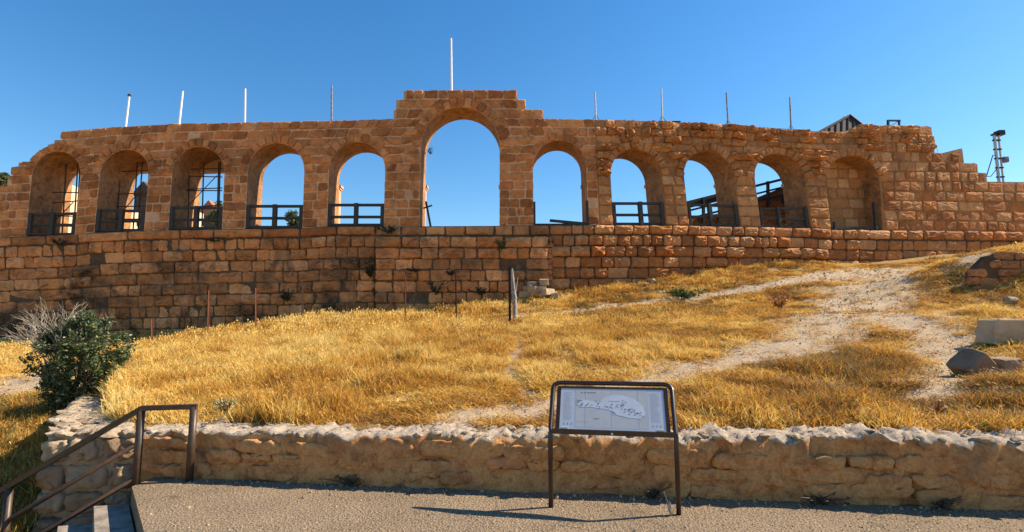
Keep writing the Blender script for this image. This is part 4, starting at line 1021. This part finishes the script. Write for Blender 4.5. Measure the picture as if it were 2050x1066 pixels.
# ------------------------------------------------------------------ plants
rs = random.Random(11)
shp = Vector((-6.75, 8.1, hz(-6.95, 8.1)))
def shrub():
    B = Vector(T(142, 842, 9.6)); o = empty('shrub', B, 'dense dark green leafy shrub beside the rough stone wall', 'shrub')
    V = []; Fc = []; b = MB()
    for k in range(185):
        f_ = k/185; h = rs.uniform(.15, 1.75); sp_ = .12+.52*min(1,h/1.0)*(1 if h < 1.2 else max(.2, 1-(h-1.2)/.8))
        an = rs.uniform(0, 6.28); r = sp_*math.sqrt(rs.uniform(.1,1))
        c = B+Vector((math.cos(an)*r*1.2+.12*h-.05, math.sin(an)*r, h))
        v, q_ = leafcards(rs, 88, c, (.15,.15,.14), .034, hollow=.1); n = len(V); V += v; Fc += [tuple(i+n for i in qq) for qq in q_]
        if k % 4 == 0: b.tube([B+Vector((rs.uniform(-.08,.08),rs.uniform(-.08,.08),0)), B.lerp(c,.5)+Vector((0,0,.1)), c], [.022,.014,.005], 5)
    mesh('foliage', V, Fc, M_shrub, o); b.build('stem', M_bark, o)
shrub()
def dead_bush():
    rs = random.Random(4); B = Vector(T(122, 722, 9.5)); o = empty('dead_bush', B, 'leafless pale twigs rising from the left side of the shrub', 'bush'); b = MB()
    def grow(p, d, L, r, lev):
        q = p+d*L*.5+Vector((rs.gauss(0,.02),rs.gauss(0,.02),.0)); e = p+d*L; b.tube([p,q,e], [r,r*.85,r*.65], 5 if lev < 2 else 4, False)
        if lev >= 4: return
        for k in range(rs.choice((2,3,3)) if lev < 3 else 2):
            nd = (d+Vector((rs.gauss(0,.42),rs.gauss(0,.35),rs.gauss(.05,.25)))).normalized(); grow(q.lerp(e, rs.uniform(.2,1)), nd, L*rs.uniform(.55,.85), r*.62, lev+1)
    for k in range(8): grow(B+Vector((rs.uniform(-.1,.1),rs.uniform(-.1,.1),-.5)), Vector((rs.uniform(-.34,.16),rs.uniform(-.3,.3),1)).normalized(), rs.uniform(.50,.64), .015, 0)
    b.build('twigs', M_twig, o)
dead_bush()
def weed(name, p, h, wd, n, size, m, lab, cat, stems=10, upright=.6):
    o = empty(name, p, lab, cat); V = []; Fc = []; b = MB()
    for k in range(stems):
        d = Vector((rs.gauss(0,1)*wd, rs.gauss(0,1)*wd, h*rs.uniform(.5,1))); tip = Vector(p)+d
        b.tube([Vector(p)+d*.02, Vector(p)+Vector((d.x*.35,d.y*.35,d.z*.6)), tip], [.012,.008,.003], 4)
        for j in range(max(1, n//stems)):
            t = rs.uniform(.25,1); c = Vector(p)+Vector((d.x*t,d.y*t,d.z*t)); v, q_ = leafcards(rs, 1, c, (.04,.04,.04), size); kk = len(V); V += v; Fc += [tuple(i+kk for i in qq) for qq in q_]
    mesh('foliage', V, Fc, m, o); b.build('stem', M_bark if m is not M_thist else M_thist, o); return o
weed('weed_patch', on_ground(360,668), .9, .55, 700, .09, M_green, 'green weed patch at the foot of the dark wall', 'weeds', 40)
weed('green_plant', on_ground(1372,598), .50, .42, 520, .075, M_green, 'dark green low plant beside the upper path', 'plant', 34)
weed('thistle', on_ground(1562,622), .75, .26, 240, .045, M_thist, 'rust coloured dead thistle beside the wide track', 'thistle', 22)
weed('grass_tussock', on_ground(452,836), .24, .10, 200, .022, M_tuss, 'pale green tussock behind the low wall left of centre', 'plant', 26)
weed('green_tuft', on_ground(2008,795), .14, .07, 70, .022, M_tuss, 'grey green tuft in grass near the right end of the low wall', 'plant', 20)
weed('thistle', on_ground(1878,838), .20, .05, 50, .016, M_thist, 'small dark dead thistle just behind the low wall at right', 'thistle', 8)
for px, py, off, h, wd, n, lab in ((778,462,-.5,.45,.45,260,'dark weeds on the ledge left of the middle gate'),(1004,497,-.75,.65,.22,160,'leafy plant growing from the bastion face'),(742,552,-.5,.75,.16,200,'dark creeping weeds in the bastion corner joint'),(120,486,-.4,.3,.5,160,'dry dark weeds on the ledge under the leftmost arch'),(835,538,-.72,.14,.3,130,'dark moss tuft on a bastion joint'),(872,585,-.75,.7,.35,330,'dark weeds low on the bastion wall'),(960,585,-.75,.4,.28,200,'dark weeds at the bastion foot near the broken post'),(430,478,-.4,.18,.6,180,'dry weeds on the ledge under the third arch'),(575,600,-.4,.7,.3,220,'dark weeds low on the wall left of the bastion'),(905,545,-.75,.2,.2,120,'small dark weed in a high bastion joint')):
    p = Vector(W(px, py+6, 0, off)); weed('wall_weed', p, h, wd, n, .07, M_green if 'leafy' in lab else M_moss, lab, 'weeds', 16)
p = Vector(W(853,292,1.5)); weed('wall_weed', p, .4, .12, 40, .06, M_moss, 'small weed hanging in the crown of the middle gate', 'weeds', 8)

for px, py, lab in ((1312,999,'dark dry weeds at the low wall foot behind the sign leg'),(1640,1008,'dark weeds at the foot of the low wall right of the sign'),(700,972,'small dark weed at the low wall foot left of the sign'),(1880,1016,'dark weeds at the low wall foot near the right edge')):
    q = PZ(px, py, 0); weed('wall_weed', Vector((q[0], float(frontY(q[0]))-.04, 0)), .12, .10, 150, .016, M_moss, lab, 'weeds', 22)
# ------------------------------------------------------------------ dry grass
def clump_mesh(seed, nb, h, spread, wd):
    r2 = random.Random(seed); V = []; Fc = []
    for _ in range(nb):
        an = r2.uniform(0,6.28); r = spread*math.sqrt(r2.random()); bx, by = math.cos(an)*r, math.sin(an)*r
        H_ = h*r2.uniform(.5,1.1); ln = Vector((r2.gauss(0,.40)+.08, r2.gauss(0,.40), 1)).normalized(); bend = Vector((r2.gauss(.1,.3), r2.gauss(0,.3), -.05))*H_*.5
        fa = r2.uniform(0,3.14); sx = Vector((math.cos(fa), math.sin(fa), 0))*wd*r2.uniform(.7,1.3)
        p0 = Vector((bx,by,-.03)); p1 = p0+ln*H_*.55; p2 = p0+ln*H_+bend; k = len(V)
        V += [p0-sx*.5, p0+sx*.5, p1+sx*.45, p1-sx*.45, p2]; Fc += [(k,k+1,k+2,k+3), (k+3,k+2,k+4)]
        if r2.random() < .2:
            k = len(V); s2 = sx*.9; e = p2+(p2-p1).normalized()*H_*.16; V += [p2, p2.lerp(e,.4)+s2, e, p2.lerp(e,.4)-s2]; Fc.append((k,k+1,k+2,k+3))
    me = bpy.data.meshes.new('grass_clump'); me.from_pydata([tuple(v) for v in V], [], Fc); me.materials.append(M_grass); return me
def scatter(name, pts, rot, scl, tone, idx_, protos, label):
    c = bpy.data.collections.new(name+'_kinds')
    for i, me_ in enumerate(protos): c.objects.link(bpy.data.objects.new('%s_kind_%02d' % (name, i), me_))
    me_ = bpy.data.meshes.new(name); me_.from_pydata([tuple(p) for p in pts], [], [])
    n = len(pts)
    a_ = me_.attributes.new('rot','FLOAT_VECTOR','POINT'); a_.data.foreach_set('vector', np.asarray(rot, np.float32).ravel())
    a_ = me_.attributes.new('scl','FLOAT_VECTOR','POINT'); a_.data.foreach_set('vector', np.asarray(scl, np.float32).ravel())
    a_ = me_.attributes.new('tone','FLOAT','POINT'); a_.data.foreach_set('value', np.asarray(tone, np.float32))
    a_ = me_.attributes.new('pick','INT','POINT'); a_.data.foreach_set('value', np.asarray(idx_, np.int32))
    o = link(bpy.data.objects.new(name, me_))
    ng = bpy.data.node_groups.new(name+'_scatter', 'GeometryNodeTree')
    ng.interface.new_socket('Geometry', in_out='INPUT', socket_type='NodeSocketGeometry'); ng.interface.new_socket('Geometry', in_out='OUTPUT', socket_type='NodeSocketGeometry')
    gi = ng.nodes.new('NodeGroupInput'); go = ng.nodes.new('NodeGroupOutput'); ip = ng.nodes.new('GeometryNodeInstanceOnPoints'); ci = ng.nodes.new('GeometryNodeCollectionInfo')
    ci.inputs['Collection'].default_value = c; ci.inputs['Separate Children'].default_value = True; ci.inputs['Reset Children'].default_value = True
    def na(nm, t):
        x = ng.nodes.new('GeometryNodeInputNamedAttribute'); x.data_type = t; x.inputs['Name'].default_value = nm; return x.outputs['Attribute']
    ip.inputs['Pick Instance'].default_value = True
    L = ng.links.new; L(gi.outputs[0], ip.inputs['Points']); L(ci.outputs[0], ip.inputs['Instance']); L(na('pick','INT'), ip.inputs['Instance Index'])
    er = ng.nodes.new('FunctionNodeEulerToRotation'); L(na('rot','FLOAT_VECTOR'), er.inputs[0]); L(er.outputs[0], ip.inputs['Rotation']); L(na('scl','FLOAT_VECTOR'), ip.inputs['Scale'])
    L(ip.outputs[0], go.inputs[0]); md = o.modifiers.new('scatter', 'NODES'); md.node_group = ng
    return tag(o, label, kind='stuff')

rng = np.random.RandomState(5)
def sample(n, dmin, dmax):
    D = np.sqrt(rng.uniform(dmin**2, dmax**2, n)); X = (rng.uniform(-1.03, 1.02, n))*D*.95; return X, D
XS, YS = [], []
for n, a_, b_ in ((34000,4.8,9.5),(46000,9.5,15),(46000,15,22),(38000,22,31)):
    x, y = sample(n, a_, b_); XS.append(x); YS.append(y)
X = np.concatenate(XS); Y = np.concatenate(YS)
sd = sidew(X, Y)
bare = bareness(X, Y)
wallY = np.where(X < X0, D0-.3, D0-.3+(X-X0)*SA/CA)
bast = (X > (745-CX)/F*28) & (X < (1105-CX)/F*28)
keep = (Y < wallY-np.where(bast,.55,.05)) & ~((X > wallx(LE, Y)-.06) & (X < wallx(RE, Y)+.05) & (Y < LE[-1,1]) & (Y > 5)) & ~((Y < frontY(X)+.52) & (X > -5.2))
fx_ = vnoise(X, Y, .9, 31)*.6+vnoise(X, Y, 2.3, 32)*.4
left = sd > 0
rightside = smooth01((X+1)/6)
dens = np.clip(1.0-bare*1.25, 0, 1)*np.clip(.10+fx_*1.6-rightside*.10, 0.06, 1)
dens = np.where(left & (Y < 12), dens*.8, dens)
dens = dens*np.clip(.25+1.5*vnoise(X, Y, 2.6, 37), 0, 1)
dens = dens*np.where(X > -2.5, .25+.75*smooth01((vnoise(X, Y, 1.15, 41)-.22)*2.6), 1)
keep &= rng.rand(len(X)) < np.maximum(dens, np.where(bare < .95, .06, .015))
X, Y, bare, fx_, left, rightside = X[keep], Y[keep], bare[keep], fx_[keep], left[keep], rightside[keep]
Z = hill(X, Y)+(vnoise(X, Y, 1.3, 1)-.5)*.10
tus = vnoise(X, Y, 2.6, 37)
hgt = (.40+.55*vnoise(X, Y, .7, 33)+.75*smooth01((tus-.25)*1.8))*(1-.55*np.clip(bare*1.4,0,1))*rng.uniform(.6,1.2,len(X))*.82
br2 = bareness(X, Y, 2.4); hgt *= (1-.55*br2)
crest = np.exp(-((Y-21)/4)**2)*(X < 2); hgt *= (1+.35*crest); hgt *= np.where(X > -1.5, .68, .92)*np.where((X > -2) & (Y < 8.5) & (X < 1.3), .55, 1)
hgt = np.clip(hgt, .2, 1.7)
tone = .30+(vnoise(X, Y, .55, 34)-.5)*.55+(vnoise(X, Y, 1.9, 35)-.5)*.55+(vnoise(X, Y, 5.0, 36)-.5)*.35+.28*rightside+rng.normal(0,.11,len(X))
tone += .12*np.exp(-((Y-6.5)/1.2)**2)*(X>-2)
tone -= .10*crest
tone = np.clip(tone, 0, .88); tone = np.where(left & (Y < 11.5), np.clip(tone+.25,0,.9), tone)
dk = rng.rand(len(X)); tone = np.where((dk < .07) & (vnoise(X, Y, 1.4, 39) > .45), rng.uniform(.72,.9,len(X)), tone)
gr = rng.rand(len(X)); tone = np.where((gr < .02) | (left & (Y < 13) & (gr < .35)), rng.uniform(.93,1.0,len(X)), tone)
far = np.clip((Y-8)/20, 0, 1)
pick = (far*2.99).astype(int)*4+rng.randint(0,4,len(X))
protos = [clump_mesh(100+i, 16, .36, .13, .011) for i in range(4)]+[clump_mesh(200+i, 18, .38, .18, .018) for i in range(4)]+[clump_mesh(300+i, 18, .40, .24, .026) for i in range(4)]
rot = np.stack([rng.normal(0,.10,len(X)), rng.normal(.05,.10,len(X)), rng.uniform(0,6.28,len(X))], 1)
scl = np.stack([rng.uniform(.8,1.25,len(X))]*2+[hgt], 1)
scatter('dry_grass', np.stack([X,Y,Z],1), rot, scl, tone, pick, protos, 'golden dry grass covering the hillside between wall and paths')

# pebbles on the paths and grit on the terrace
PX, PY = sample(42000, 5, 31); bb = bareness(PX, PY); k_ = (rng.rand(len(PX)) < bb*.8+.02) & (PY < np.where(PX < X0, 27.2, 27.4+(PX-X0)*SA/CA)) & (PY > frontY(PX)+.5)
k_ &= ~((PX > wallx(LE, PY)-.06) & (PX < wallx(RE, PY)+.05))
PX, PY = PX[k_], PY[k_]; PZ = hill(PX, PY)+(vnoise(PX, PY, 1.3, 1)-.5)*.10
n = len(PX); s = np.exp(rng.normal(-3.75,.5,n)); s = np.clip(s*np.clip(PY/16,.6,1.3), .010, .10)
TX = rng.uniform(-3.7, 6.0, 16000); TY = rng.uniform(3.2, 6.3, 16000); kk = (TY < frontY(TX)-.02) & (TX > -3.90+(5.86-TY)*.763+.05); TX, TY = TX[kk], TY[kk]
nearw = np.exp(-(frontY(TX)-TY)/.12); kk = rng.rand(len(TX)) < .40+nearw; TX, TY, nearw = TX[kk], TY[kk], nearw[kk]
s2 = np.clip(np.exp(rng.normal(-4.75,.45,len(TX)))*(1+1.3*nearw), .004, .05)
allp = np.concatenate([np.stack([PX,PY,PZ],1), np.stack([TX,TY,np.full(len(TX),.002)],1)]); ss = np.concatenate([s, s2]); n = len(ss)
scatter('loose_gravel', allp, rng.uniform(-.5,6,(n,3)), np.stack([ss*1.3,ss,ss*.7],1), rng.rand(n), rng.randint(0,6,n), with_mat(LOW, M_fld), 'loose stones and grit on the paths and the pavement')
